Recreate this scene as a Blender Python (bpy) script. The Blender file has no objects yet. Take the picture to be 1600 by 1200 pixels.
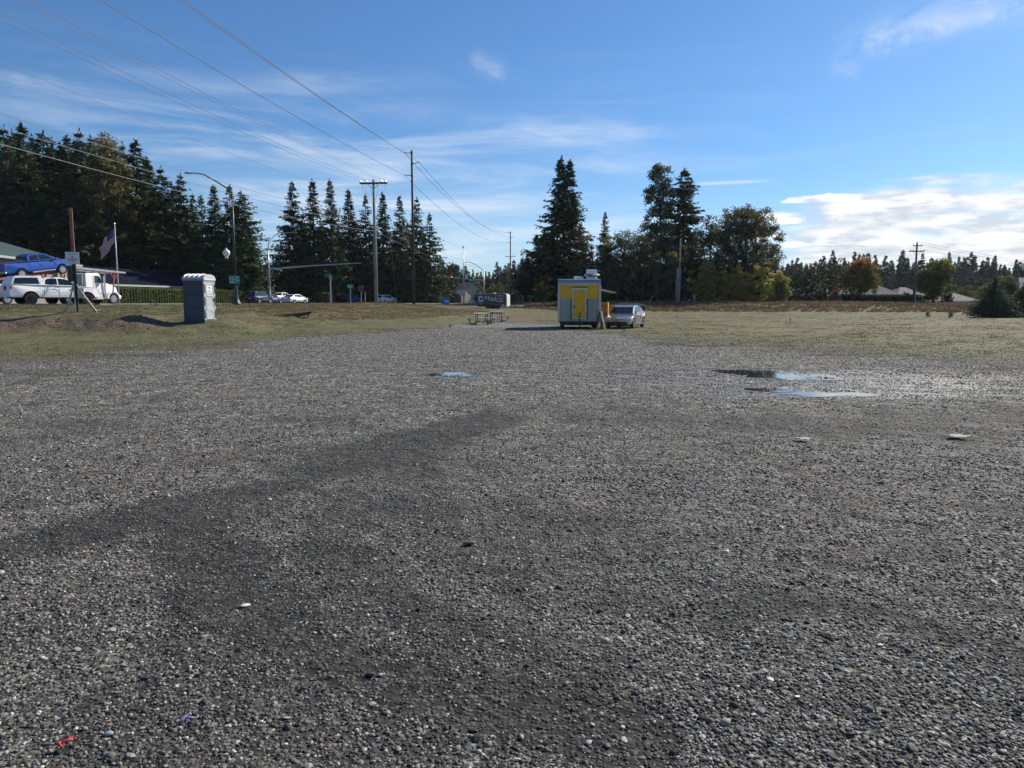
import bpy, math, random
import numpy as np
from mathutils import Vector, Matrix, Quaternion
rnd = random.Random(7)
NR = np.random.default_rng(11)
R = math.radians
SC = bpy.context.scene
COL = SC.collection

# ------------------------------------------------------------------ camera
EYE, FPX, HOR = 1.6, 1150.0, 473.0
PITCH = math.atan((600 - HOR) / FPX)
cd = bpy.data.cameras.new('camera'); cam = bpy.data.objects.new('camera', cd); COL.objects.link(cam)
cd.sensor_width = 36; cd.lens = 36 * FPX / 1600; cd.clip_start = .05; cd.clip_end = 6000
cam.location = (0, 0, EYE); cam.rotation_euler = (math.pi / 2 - PITCH, 0, 0)
SC.camera = cam
SC.view_settings.view_transform = 'Standard'; SC.view_settings.look = 'None'
SC.view_settings.gamma = 1; SC.view_settings.use_curve_mapping = False
SC.view_settings.exposure = 0.42
SC.cycles.use_denoising = True
SC.cycles.max_bounces = 6; SC.cycles.transparent_max_bounces = 6

# ------------------------------------------------------------------ sun and sky
SUN_AZ, SUN_EL = R(50), R(34)
sl = bpy.data.lights.new('sun', 'SUN'); sl.energy = 5.0; sl.angle = R(.5); sl.color = (1, .93, .82)
so = bpy.data.objects.new('sun', sl); COL.objects.link(so)
SD = Vector((math.sin(SUN_AZ) * math.cos(SUN_EL), math.cos(SUN_AZ) * math.cos(SUN_EL), math.sin(SUN_EL)))
so.rotation_euler = SD.to_track_quat('Z', 'Y').to_euler(); so.location = (40, 30, 60)


class S:
    """a node socket with arithmetic"""
    def __init__(s, nt, sk): s.nt, s.sk = nt, sk
    def m(s, op, *a, clamp=False):
        n = s.nt.nodes.new('ShaderNodeMath'); n.operation = op; n.use_clamp = clamp
        for i, v in enumerate((s,) + a):
            if isinstance(v, S): s.nt.links.new(v.sk, n.inputs[i])
            else: n.inputs[i].default_value = v
        return S(s.nt, n.outputs[0])
    def __add__(s, o): return s.m('ADD', o)
    def __radd__(s, o): return s.m('ADD', o)
    def __sub__(s, o): return s.m('SUBTRACT', o)
    def __rsub__(s, o): return s.m('MULTIPLY', -1).m('ADD', o)
    def __mul__(s, o): return s.m('MULTIPLY', o)
    def __rmul__(s, o): return s.m('MULTIPLY', o)
    def __truediv__(s, o): return s.m('DIVIDE', o)
    def clamp(s): return s.m('ADD', 0.0, clamp=True)
    def step(s, a, b):
        n = s.nt.nodes.new('ShaderNodeMapRange'); n.interpolation_type = 'SMOOTHSTEP'
        s.nt.links.new(s.sk, n.inputs[0]); n.inputs[1].default_value = a; n.inputs[2].default_value = b
        return S(s.nt, n.outputs[0])
    def gauss(s, c, w): return ((s - c) / w).m('POWER', 2.0).m('MULTIPLY', -1).m('EXPONENT')


def combine(nt, x, y, z=0.0):
    n = nt.nodes.new('ShaderNodeCombineXYZ')
    for i, v in enumerate((x, y, z)):
        if isinstance(v, S): nt.links.new(v.sk, n.inputs[i])
        else: n.inputs[i].default_value = v
    return S(nt, n.outputs[0])


def noise(nt, vec, scale=5., detail=4., rough=.5, dist=0., out=0):
    n = nt.nodes.new('ShaderNodeTexNoise'); nt.links.new(vec.sk, n.inputs['Vector'])
    n.inputs['Scale'].default_value = scale; n.inputs['Detail'].default_value = detail
    n.inputs['Roughness'].default_value = rough; n.inputs['Distortion'].default_value = dist
    return S(nt, n.outputs[out])


def mixc(nt, f, a, b, mode='MIX'):
    n = nt.nodes.new('ShaderNodeMix'); n.data_type = 'RGBA'; n.blend_type = mode
    for i, v in ((0, f), (6, a), (7, b)):
        if isinstance(v, S): nt.links.new(v.sk, n.inputs[i])
        elif i == 0: n.inputs[0].default_value = v
        else: n.inputs[i].default_value = (*v[:3], 1)
    return S(nt, n.outputs[2])


def pix_azel(px, py):
    a, b = (px - 800) / FPX, (600 - py) / FPX
    d = Vector((a, math.cos(PITCH) + b * math.sin(PITCH), -math.sin(PITCH) + b * math.cos(PITCH))).normalized()
    return math.degrees(math.atan2(d.x, d.y)), math.degrees(math.asin(d.z))


world = bpy.data.worlds.new('World'); SC.world = world; world.use_nodes = True
nt = world.node_tree; nt.nodes.clear()
sky = nt.nodes.new('ShaderNodeTexSky'); sky.sky_type = 'NISHITA'; sky.sun_disc = False
sky.sun_elevation = SUN_EL; sky.sun_rotation = SUN_AZ
sky.air_density = 1.0; sky.dust_density = .35; sky.ozone_density = 2.2; sky.altitude = 60
tc = nt.nodes.new('ShaderNodeTexCoord')
sp = nt.nodes.new('ShaderNodeSeparateXYZ'); nt.links.new(tc.outputs['Generated'], sp.inputs[0])
X_, Y_, Z_ = (S(nt, sp.outputs[i]) for i in range(3))
az = X_.m('ARCTAN2', Y_) * (180 / math.pi)
el = Z_.m('ARCSINE') * (180 / math.pi)
SKYS = .078
base = S(nt, sky.outputs[0])
# thin high cirrus: streaks lying almost level
v1 = combine(nt, az * .055 + el * .05, el * .42, 3.1)
n1 = noise(nt, v1, 1.0, 7, .62, .6)
v1b = combine(nt, az * .03, el * .1, 9.3)
n1b = noise(nt, v1b, 1.0, 3, .5)
up = el.step(.5, 4) * (1 - el.step(9, 19))
left = 1 - az.step(-2, 22)
cir = n1.step(.42, .78) * (n1b * .6 + .5) * up * (left * .85 + .15)
hi = n1.step(.60, .88) * n1b.step(.45, .7) * .22 * (1 - el.step(30, 60))
c1 = (cir * 1.0 + hi).clamp()
a0, e0 = pix_azel(640, 345)
c1 = (c1 + az.gauss(a0, 16) * el.gauss(e0 - .3, 3.2) * n1.step(.22, .65) * .75).clamp()
# wisps
def wisp(px0, py0, px1, py1, w, amt, fx=.25, fy=1.1):
    (a0, e0), (a1, e1) = pix_azel(px0, py0), pix_azel(px1, py1)
    L = math.hypot(a1 - a0, e1 - e0); cx, cy = (a1 - a0) / L, (e1 - e0) / L
    s_ = (az - a0) * cx + (el - e0) * cy
    t_ = (el - e0) * cx - (az - a0) * cy
    nn = noise(nt, combine(nt, s_ * fx, t_ * fy, px0 * .1), 1., 6, .65, .8)
    return s_.step(0, L * .35) * (1 - s_.step(L * .75, L * 1.15)) * (t_ + (nn - .5) * w * 1.5).gauss(0, w) * nn.step(.32, .7) * amt
c1 = (c1 + wisp(1270, 88, 1660, -30, 1.1, .75, .3, .6) + wisp(1290, 95, 1345, 112, .5, .4) + wisp(725, 85, 790, 115, .6, .4, .4, 1.)
      + wisp(730, 190, 1010, 205, 1.0, .45) + wisp(400, 118, 640, 125, .35, .25) + wisp(0, 118, 90, 128, .4, .3)
      + wisp(1440, 285, 1700, 280, .55, .6)).clamp()
ct = noise(nt, combine(nt, az * 9., el * 3., 1.), 1., 2, .5)
ca0, ce0 = pix_azel(1080, 284); ca1, ce1 = pix_azel(1205, 286)
c1 = (c1 + az.step(ca0, ca0 + 1) * (1 - az.step(ca1 - 2.2, ca1 + .8)) * el.gauss((ce0 + ce1) / 2, .11) * (ct * .6 + .5)).clamp()
# the brighter bank low on the sun side
v2 = combine(nt, az * .11, el * .62, 5.7)
n2 = noise(nt, v2, 1., 8, .58, .35)
bank_top = 8.6 - (az.gauss(21, 5) * 2.2) + (n2 - .5) * 5.0
bank = (bank_top - el).step(-.25, 1.1) * az.step(15, 24) * (1 - az.step(80, 120))
# puffs
puffs = None
for (px, py, w, h) in ((1455, 347, 1.5, .42), (1300, 378, 1.5, .42), (1390, 379, 2.0, .5), (1190, 372, 1.6, .4), (1215, 345, 2.0, .55), (1565, 374, 2.3, .42), (1520, 388, 1.3, .3), (1240, 384, 1.2, .22), (1290, 312, 3.0, .35), (1400, 318, 4.5, .45)):
    a0, e0 = pix_azel(px, py)
    g = az.gauss(a0, w) * ((el - e0).step(-h * .9, -h * .2)) * (el - e0).gauss(0, h * 1.3)
    puffs = g if puffs is None else puffs.m('MAXIMUM', g)
npf = noise(nt, combine(nt, az * .9, el * 1.6, 2.), 1., 6, .6, .3)
pf = (puffs + (npf - .5) * .7).step(.33, .62) * puffs.step(.05, .2)
shade = noise(nt, combine(nt, az * .35, el * 1.3 + 4., 8.), 1., 5, .55)
mul = nt.nodes.new('ShaderNodeVectorMath'); mul.operation = 'SCALE'; nt.links.new(base.sk, mul.inputs[0]); mul.inputs[3].default_value = SKYS
skyc = S(nt, mul.outputs[0])
grade = mixc(nt, 1.0, skyc, (.55, .84, 1.14), 'MULTIPLY')
hz = (1 - el.step(-1, 13)).m('POWER', 1.5)
grade = mixc(nt, hz * .34, grade, (.44, .58, .73))
col = mixc(nt, c1 * .62, grade, (.66, .71, .78))
bankc = mixc(nt, shade.step(.38, .62), (.77, .765, .755), (.50, .54, .60))
col = mixc(nt, bank * (n2.step(.34, .58) * .60 + .38).clamp(), col, bankc)
pc = mixc(nt, shade.step(.40, .7), (.88, .88, .88), (.50, .55, .62))
col = mixc(nt, pf * az.step(12, 20) * .85, col, pc)
bg = nt.nodes.new('ShaderNodeBackground'); bg.inputs[1].default_value = 1.0
nt.links.new(col.sk, bg.inputs[0])
wo = nt.nodes.new('ShaderNodeOutputWorld'); nt.links.new(bg.outputs[0], wo.inputs[0])

# ------------------------------------------------------------------ helpers
def P(px, py, Y):
    a, b = (px - 800) / FPX, (600 - py) / FPX
    d = Vector((a, math.cos(PITCH) + b * math.sin(PITCH), -math.sin(PITCH) + b * math.cos(PITCH)))
    return Vector((0, 0, EYE)) + d * (Y / d.y)


def ux(px, Y): return (px - 800) / FPX * Y * 1.006      # X of a pixel column near the horizon


def vnoise(x, y, seed=0):
    x = np.asarray(x, float); y = np.asarray(y, float)
    xi, yi = np.floor(x).astype(np.int64), np.floor(y).astype(np.int64)
    fx, fy = x - xi, y - yi; fx = fx * fx * (3 - 2 * fx); fy = fy * fy * (3 - 2 * fy)
    def h(a, b):
        n = (a * 374761393 + b * 668265263 + seed * 974711) & 0xffffffff
        n = ((n ^ (n >> 13)) * 1274126177) & 0xffffffff
        return ((n ^ (n >> 16)) & 0xffff) / 65535.
    return (h(xi, yi) * (1 - fx) + h(xi + 1, yi) * fx) * (1 - fy) + (h(xi, yi + 1) * (1 - fx) + h(xi + 1, yi + 1) * fx) * fy


def fbm(x, y, seed=0, o=4):
    s, a, t = 0, 1, 0
    for k in range(o):
        s = s + a * vnoise(x * 2 ** k, y * 2 ** k, seed + k * 17); t += a; a *= .5
    return s / t


# terrain: profiles (distance, height) per bearing
def zz(py, Y): return EYE - (py - HOR) / FPX * Y
PROF = [
    (-90, [(20, 0), (27, 0), (32, .22), (35.5, 1.12), (44, 1.40), (90, 1.42)]),
    (-45, [(20, 0), (27.5, 0), (32, .22), (36, 1.12), (45, 1.40), (90, 1.42)]),
    (-32, [(20, 0), (28, 0), (32.5, .22), (36.5, 1.12), (46, 1.40), (90, 1.42)]),
    (-27.5, [(20, 0), (29, .02), (32.5, .28), (35.6, 1.12), (48, 1.38), (90, 1.42)]),
    (-24.5, [(20, 0), (30, .03), (34.5, .42), (38, .86), (48, 1.30), (60, 1.42), (90, 1.42)]),
    (-22, [(20, 0), (31, .05), (36.5, .64), (44, .95), (54, 1.34), (62, 1.44), (90, 1.42)]),
    (-17, [(20, 0), (38, .05), (44, .55), (52, 1.02), (62, 1.47), (90, 1.42)]),
    (-10, [(20, 0), (46, .03), (52, .48), (65, 1.02), (80, 1.55), (95, 1.47), (130, 1.45)]),
    (-2.5, [(20, 0), (50, 0), (62, .28), (85, .70), (105, .86), (128, 1.55), (150, 1.5)]),
    (5, [(20, 0), (50, 0), (70, .12), (95, .42), (112, .72), (121, 1.66), (150, 1.5)]),
    (12, [(20, 0), (50, 0), (80, .02), (107, .12), (116, 1.52), (123, 1.62), (150, 1.5)]),
    (22, [(20, 0), (50, 0), (80, .02), (102, .12), (112, 1.40), (120, 1.55), (150, 1.5)]),
    (31, [(20, 0), (50, 0), (72, .08), (98, .18), (107, 1.22), (116, 1.40), (150, 1.5)]),
    (45, [(20, 0), (50, 0), (72, .05), (98, .18), (107, 1.22), (116, 1.40), (150, 1.5)]),
    (90, [(20, 0), (50, 0), (72, .05), (98, .18), (107, 1.22), (116, 1.40), (150, 1.5)])]
PA = np.array([p[0] for p in PROF], float)


def gza(x, y):
    x = np.asarray(x, float); y = np.asarray(y, float)
    th = np.degrees(np.arctan2(x, y)); r = np.hypot(x, y)
    d = np.where(np.abs(th) < 42, y, r * math.cos(R(42)))
    thc = np.clip(th, -90, 90)
    k = np.clip(np.searchsorted(PA, thc, side='right') - 1, 0, len(PA) - 2)
    w = (thc - PA[k]) / (PA[k + 1] - PA[k]); w = w * w * (3 - 2 * w)
    w = np.clip(w, 0, 1)
    allz = []
    for _, kn in PROF:
        kx = [q[0] for q in kn]; kz = [q[1] for q in kn]
        allz.append(sum(np.interp(d + o, kx, kz) for o in (-.9, -.3, .3, .9)) / 4)
    allz = np.array(allz)
    idx = np.arange(x.size).reshape(x.shape)
    f = allz.reshape(len(PROF), -1)
    kk = k.reshape(-1); ii = np.arange(kk.size)
    z = (f[kk, ii] * (1 - w.reshape(-1)) + f[kk + 1, ii] * w.reshape(-1)).reshape(x.shape)
    back = np.clip((np.abs(th) - 100) / 50, 0, 1)
    z = z * (1 - back)
    slope = np.clip(z / .4, 0, 1) * np.clip((1.75 - z) / .4, 0, 1)
    bump = (fbm(x * 1.1, y * 1.1, 5, 4) - .5) * .30 * slope * np.where(th < -12, 1, .6) * np.clip((200 - r) / 60, 0, 1)
    lot = (fbm(x * .35, y * .35, 9, 3) - .5) * .05 * np.clip(r / 4, 0, 1)
    return z + bump + lot


def gz(x, y): return float(gza(np.array([x]), np.array([y]))[0])


def G(px, py):
    """where the pixel's ray meets the terrain"""
    a, b = (px - 800) / FPX, (600 - py) / FPX
    d = Vector((a, math.cos(PITCH) + b * math.sin(PITCH), -math.sin(PITCH) + b * math.cos(PITCH)))
    ys = np.concatenate([np.arange(1, 12, .02), np.arange(12, 140, .1)]); t = ys / d.y
    g = gza(d.x * t, ys); zr = EYE + d.z * t
    hit = np.nonzero(zr <= g)[0]
    i = hit[0] if len(hit) else len(ys) - 1
    return Vector((d.x * t[i], ys[i], float(g[i])))


MATS = {}


def mat(name, col, rough=.6, metal=0., var=.12, vscale=6., bump=0., bscale=30., spec=None, emis=None, coat=0., trans=0., streak=0.):
    if name in MATS: return MATS[name]
    m = bpy.data.materials.new(name); m.use_nodes = True; n_ = m.node_tree; b = n_.nodes['Principled BSDF']
    b.inputs['Roughness'].default_value = rough; b.inputs['Metallic'].default_value = metal
    if 'roof' in name: spec = .12
    if spec is not None: b.inputs['Specular IOR Level'].default_value = spec
    b.inputs['Coat Weight'].default_value = coat; b.inputs['Transmission Weight'].default_value = trans
    if emis: b.inputs['Emission Color'].default_value = (*emis[:3], 1); b.inputs['Emission Strength'].default_value = emis[3]
    t = n_.nodes.new('ShaderNodeTexCoord'); v = S(n_, t.outputs['Object'])
    if streak:
        mp = n_.nodes.new('ShaderNodeMapping'); n_.links.new(v.sk, mp.inputs[0]); mp.inputs['Scale'].default_value = (1, 1, streak); v = S(n_, mp.outputs[0])
    nn = noise(n_, v, vscale, 5, .6)
    lo = [max(0, c * (1 - var)) for c in col]; hi_ = [min(1, c * (1 + var)) for c in col]
    n_.links.new(mixc(n_, nn.step(.3, .7), lo, hi_).sk, b.inputs['Base Color'])
    if bump:
        bn = n_.nodes.new('ShaderNodeBump'); bn.inputs['Strength'].default_value = bump; bn.inputs['Distance'].default_value = .02
        n_.links.new(noise(n_, v, bscale, 5, .6).sk, bn.inputs['Height']); n_.links.new(bn.outputs[0], b.inputs['Normal'])
    MATS[name] = m
    return m


def leafmat(name, transl=.35, rv=.35):
    if name in MATS: return MATS[name]
    m = bpy.data.materials.new(name); m.use_nodes = True; n_ = m.node_tree; n_.nodes.clear()
    at = n_.nodes.new('ShaderNodeAttribute'); at.attribute_name = 'tint'
    oi = n_.nodes.new('ShaderNodeObjectInfo')
    g = n_.nodes.new('ShaderNodeNewGeometry')
    r_ = S(n_, oi.outputs['Random']); ri = S(n_, g.outputs['Random Per Island'])
    k = (r_ * rv + (1 - rv / 2)) * (ri * .7 + .65)
    c = n_.nodes.new('ShaderNodeVectorMath'); c.operation = 'SCALE'; n_.links.new(at.outputs['Color'], c.inputs[0]); n_.links.new(k.sk, c.inputs[3])
    d = n_.nodes.new('ShaderNodeBsdfDiffuse'); t = n_.nodes.new('ShaderNodeBsdfTranslucent'); gl = n_.nodes.new('ShaderNodeBsdfGlossy')
    gl.inputs['Roughness'].default_value = .45
    for q in (d, t): n_.links.new(c.outputs[0], q.inputs['Color'])
    mx = n_.nodes.new('ShaderNodeMixShader'); mx.inputs[0].default_value = transl
    n_.links.new(d.outputs[0], mx.inputs[1]); n_.links.new(t.outputs[0], mx.inputs[2])
    m2 = n_.nodes.new('ShaderNodeMixShader'); m2.inputs[0].default_value = .025
    n_.links.new(mx.outputs[0], m2.inputs[1]); n_.links.new(gl.outputs[0], m2.inputs[2])
    o = n_.nodes.new('ShaderNodeOutputMaterial'); n_.links.new(m2.outputs[0], o.inputs[0])
    MATS[name] = m
    return m


def tag(o, label=None, cat=None, group=None, kind=None):
    if label: o['label'] = label
    if cat: o['category'] = cat
    if group: o['group'] = group
    if kind: o['kind'] = kind
    return o


def empty(name, loc=(0, 0, 0), rz=0., label=None, cat=None, group=None):
    o = bpy.data.objects.new(name, None); COL.objects.link(o); o.location = loc; o.rotation_euler = (0, 0, rz)
    o.empty_display_size = .2
    return tag(o, label, cat, group)


class MB:
    def __init__(s): s.v, s.f = [], []
    def add(s, vs, fs):
        n = len(s.v); s.v += [tuple(p) for p in vs]; s.f += [tuple(i + n for i in f) for f in fs]; return s
    def box(s, x0, x1, y0, y1, z0, z1, M=None):
        vs = [Vector((x, y, z)) for x in (x0, x1) for y in (y0, y1) for z in (z0, z1)]
        if M is not None: vs = [M @ p for p in vs]
        return s.add(vs, [(0, 1, 3, 2), (4, 6, 7, 5), (0, 4, 5, 1), (2, 3, 7, 6), (0, 2, 6, 4), (1, 5, 7, 3)])
    def bar(s, a, b, w, h=None):
        """square bar from a to b"""
        a, b = Vector(a), Vector(b); h = h or w; d = (b - a); L = d.length
        q = d.to_track_quat('Z', 'Y').to_matrix().to_4x4()
        return s.box(-w / 2, w / 2, -h / 2, h / 2, 0, L, Matrix.Translation(a) @ q)
    def tube(s, pts, rad, n=8, cap=True):
        pts = [Vector(p) for p in pts]
        rr = rad if isinstance(rad, (list, tuple)) else [rad] * len(pts)
        vs, fs = [], []
        for i, p in enumerate(pts):
            d = (pts[min(i + 1, len(pts) - 1)] - pts[max(i - 1, 0)]).normalized()
            e = Vector((0, 0, 1)) if abs(d.z) < .9 else Vector((1, 0, 0))
            u = d.cross(e).normalized(); w = u.cross(d)
            for k in range(n):
                t = 2 * math.pi * k / n
                vs.append(p + (u * math.cos(t) + w * math.sin(t)) * rr[i])
        for i in range(len(pts) - 1):
            for k in range(n):
                fs.append((i * n + k, i * n + (k + 1) % n, (i + 1) * n + (k + 1) % n, (i + 1) * n + k))
        if cap: fs += [tuple(range(n))[::-1], tuple((len(pts) - 1) * n + k for k in range(n))]
        return s.add(vs, fs)
    def lathe(s, prof, n=16, M=None, a0=0, a1=2 * math.pi):
        """prof: (r,z)"""
        vs, fs = [], []
        for (r, z) in prof:
            for k in range(n):
                t = a0 + (a1 - a0) * k / n; p = Vector((r * math.cos(t), r * math.sin(t), z))
                vs.append(M @ p if M is not None else p)
        for i in range(len(prof) - 1):
            for k in range(n): fs.append((i * n + k, i * n + (k + 1) % n, (i + 1) * n + (k + 1) % n, (i + 1) * n + k))
        if prof[0][0] > 1e-4: fs.append(tuple(range(n))[::-1])
        if prof[-1][0] > 1e-4: fs.append(tuple((len(prof) - 1) * n + k for k in range(n)))
        return s.add(vs, fs)
    def prism(s, poly, y0, y1, fy=None):
        """poly of (x,z) extruded along y; fy(z) scales half width"""
        n = len(poly); vs = []
        for side in (y0, y1):
            for (x, z) in poly: vs.append((x, side * (fy(x, z) if fy else 1), z))
        fs = [tuple(range(n)), tuple(range(2 * n - 1, n - 1, -1))]
        for i in range(n):
            j = (i + 1) % n; fs.append((i, i + n, j + n, j))
        return s.add(vs, fs)
    def build(s, name, m, parent=None, bevel=0., smooth=False, loc=None):
        me = bpy.data.meshes.new(name); me.from_pydata(s.v, [], s.f)
        import bmesh
        bm = bmesh.new(); bm.from_mesh(me); bmesh.ops.recalc_face_normals(bm, faces=bm.faces); bm.to_mesh(me); bm.free()
        me.materials.append(m)
        o = bpy.data.objects.new(name, me); COL.objects.link(o)
        if parent: o.parent = parent
        if loc: o.location = loc
        if bevel:
            b = o.modifiers.new('bevel', 'BEVEL'); b.width = bevel; b.segments = 2; b.limit_method = 'ANGLE'; b.angle_limit = R(28)
            b.harden_normals = False
        if smooth: me.polygons.foreach_set('use_smooth', [True] * len(me.polygons))
        return o


def copy_tree(o, parent=None):
    c = o.copy(); COL.objects.link(c)
    if parent: c.parent = parent
    for ch in list(o.children): copy_tree(ch, c)
    return c


def npmesh(name, verts, quads, m, tint=None):
    me = bpy.data.meshes.new(name)
    nv, nf = len(verts), len(quads); k = quads.shape[1]
    me.vertices.add(nv); me.vertices.foreach_set('co', np.ascontiguousarray(verts, dtype=np.float32).ravel())
    me.loops.add(nf * k); me.loops.foreach_set('vertex_index', quads.astype(np.int32).ravel())
    me.polygons.add(nf); me.polygons.foreach_set('loop_start', np.arange(0, nf * k, k, dtype=np.int32))
    me.polygons.foreach_set('loop_total', np.full(nf, k, dtype=np.int32))
    me.update(calc_edges=True); me.validate()
    if tint is not None:
        a = me.attributes.new('tint', 'FLOAT_COLOR', 'POINT')
        t4 = np.ones((nv, 4), np.float32); t4[:, :3] = tint; a.data.foreach_set('color', t4.ravel())
    me.materials.append(m)
    return me


def norm(a): return a / np.maximum(np.linalg.norm(a, axis=-1, keepdims=True), 1e-9)


def leaves(name, c, d, L, W, tint, m, roll=None):
    """rhombus leaves: base c, direction d, length L, width W"""
    n = len(c); d = norm(d)
    up = np.tile([0, 0, 1.], (n, 1)); side = norm(np.cross(d, up) + NR.normal(0, .02, (n, 3)))
    nrm = np.cross(side, d)
    if roll is None: roll = NR.uniform(-.9, .9, n)
    roll = roll[:, None]; side = side * np.cos(roll) + nrm * np.sin(roll)
    L = np.broadcast_to(L, n)[:, None]; W = np.broadcast_to(W, n)[:, None]
    v = np.stack([c, c + d * L * .45 + side * W / 2, c + d * L, c + d * L * .45 - side * W / 2], 1).reshape(-1, 3)
    q = np.arange(4 * n).reshape(-1, 4)
    return npmesh(name, v, q, m, np.repeat(tint, 4, axis=0))


# ------------------------------------------------------------------ ground
GB = [(-60, 15), (-32, 20), (-27, 24), (-22, 27), (-14, 36), (-6, 45), (-4, 52), (-2, 58), (3, 56), (4.5, 43), (8, 40), (11, 31), (22, 25), (34, 19), (60, 15)]


def ground_mat():
    m = bpy.data.materials.new('ground'); m.use_nodes = True; n_ = m.node_tree; b = n_.nodes['Principled BSDF']
    g = n_.nodes.new('ShaderNodeNewGeometry'); pos = S(n_, g.outputs['Position'])
    at = n_.nodes.new('ShaderNodeAttribute'); at.attribute_name = 'zone'
    se = n_.nodes.new('ShaderNodeSeparateColor'); n_.links.new(at.outputs['Color'], se.inputs[0])
    zg, zgreen, zdirt = (S(n_, se.outputs[i]) for i in range(3)); wet = S(n_, at.outputs['Alpha'])
    sx = n_.nodes.new('ShaderNodeSeparateXYZ'); n_.links.new(pos.sk, sx.inputs[0])
    px_, py_ = S(n_, sx.outputs[0]), S(n_, sx.outputs[1])
    # gravel
    def voro(scale, out='Color'):
        v = n_.nodes.new('ShaderNodeTexVoronoi'); v.inputs['Scale'].default_value = scale
        n_.links.new(pos.sk, v.inputs['Vector']); return v
    va = voro(48.); vb = voro(17.); vc = voro(7.)
    ca = n_.nodes.new('ShaderNodeSeparateColor'); n_.links.new(va.outputs['Color'], ca.inputs[0]); ra = S(n_, ca.outputs[0])
    cb = n_.nodes.new('ShaderNodeSeparateColor'); n_.links.new(vb.outputs['Color'], cb.inputs[0]); rb = S(n_, cb.outputs[0]); rb2 = S(n_, cb.outputs[1])
    cc = n_.nodes.new('ShaderNodeSeparateColor'); n_.links.new(vc.outputs['Color'], cc.inputs[0]); rc = S(n_, cc.outputs[0])
    big = noise(n_, pos, .22, 5, .6, .5); mid = noise(n_, pos, 1.1, 6, .65, .3); fine = noise(n_, pos, 60., 3, .6)
    bright = ra.m('POWER', 2.6) * .24 + .045
    bright = bright + ((rb.step(.84, .97) * .26) + (rc.step(.95, .99) * .10)) * py_.step(4, 15)
    bright = bright * (fine * .9 + .55)
    # compacted darker fines between loose stone
    trk = noise(n_, combine(n_, px_ * .16 + py_ * .05, py_ * .36 - px_ * .12, 3.), 1., 5, .6, .7)
    fa = n_.nodes.new('ShaderNodeAttribute'); fa.attribute_name = 'fines'
    fines = (S(n_, fa.outputs['Fac']) + (mid - .5) * .5 + (trk - .5) * .5).step(.15, .75)
    bright = bright * (1.16 - fines * .80) * (mid * .5 + .75)
    tintn = noise(n_, pos, .5, 3, .5)
    gc = mixc(n_, rb2, (1.0, 1.0, .92), (1.10, 1.02, .84))
    gc = mixc(n_, tintn.step(.45, .65) * .5, gc, (1.15, 1.0, .82))
    sc_ = n_.nodes.new('ShaderNodeVectorMath'); sc_.operation = 'SCALE'; n_.links.new(gc.sk, sc_.inputs[0]); n_.links.new((bright * .93).sk, sc_.inputs[3])
    gcol = S(n_, sc_.outputs[0])
    # grass
    gn = noise(n_, pos, 9., 6, .7); gn2 = noise(n_, pos, .35, 5, .65, .6); gn3 = noise(n_, combine(n_, px_ * .25, py_ * .6, 1.), 1., 5, .6)
    straw = mixc(n_, (gn * .6 + gn3 * .85).step(.50, .92), (.052, .044, .019), (.162, .138, .058))
    green = mixc(n_, gn.step(.3, .7), (.046, .054, .020), (.150, .155, .068))
    gmask = (zgreen * 1.2 + (gn2 - .5) * 1.5 + (gn3 - .5) * .8 + (gn - .5) * .4).step(.40, .85)
    grass = mixc(n_, gmask, straw, green)
    dirt = mixc(n_, noise(n_, pos, 6., 6, .65).step(.35, .65), (.060, .044, .028), (.160, .118, .074))
    dm = (zdirt + (gn2 - .5) * .6 + (gn - .5) * .5).step(.35, .65)
    grass = mixc(n_, dm, grass, dirt)
    gm = (zg + (gn2 - .5) * 1.0 + (gn3 - .5) * 1.1 + (gn - .5) * .8).step(.36, .64)
    col = mixc(n_, gm, grass, gcol)
    wm = (wet + (mid - .5) * .5).step(.25, .8) * gm
    wc = mixc(n_, wm * .45, col, (.045, .045, .045))
    n_.links.new(wc.sk, b.inputs['Base Color'])
    rgh = (1 - wm * .42) * .92
    n_.links.new(rgh.sk, b.inputs['Roughness']); b.inputs['Specular IOR Level'].default_value = .35
    # bump: rounded cells, larger lumps
    da = S(n_, va.outputs['Distance']); db = S(n_, vb.outputs['Distance'])
    hgt = (.6 - da) * ra * .018 + (.6 - db) * rb.step(.7, 1) * .022 + mid * .05 + noise(n_, pos, 3.6, 4, .6) * .10 + fine * .004
    hg2 = gn * .06 + gn2 * .03
    hh = hgt * gm + hg2 * (1 - gm)
    bn = n_.nodes.new('ShaderNodeBump'); bn.inputs['Strength'].default_value = .9; bn.inputs['Distance'].default_value = 1.
    n_.links.new(hh.sk, bn.inputs['Height']); n_.links.new(bn.outputs[0], b.inputs['Normal'])
    return m


FPATCH = [(180, 815, 1.6, .35, .9), (520, 790, 1.4, .5, .9), (640, 725, 1.3, .8, .6), (430, 960, .55, .5, 1.), (600, 1040, .55, .22, 1.), (700, 1010, .5, .3, .8), (1100, 660, 2.2, 1., .9), (1380, 650, 3., .9, .9),
          (900, 930, .7, .35, .6), (1330, 960, .7, .2, .7), (1500, 800, 2., .5, .6), (40, 850, .9, .4, .8), (1480, 1020, .5, .25, .5), (820, 790, 1., .5, .5), (400, 720, 2., .8, .45), (950, 1060, .4, .15, .5), (1500, 690, 2.4, .8, .5)]


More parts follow.
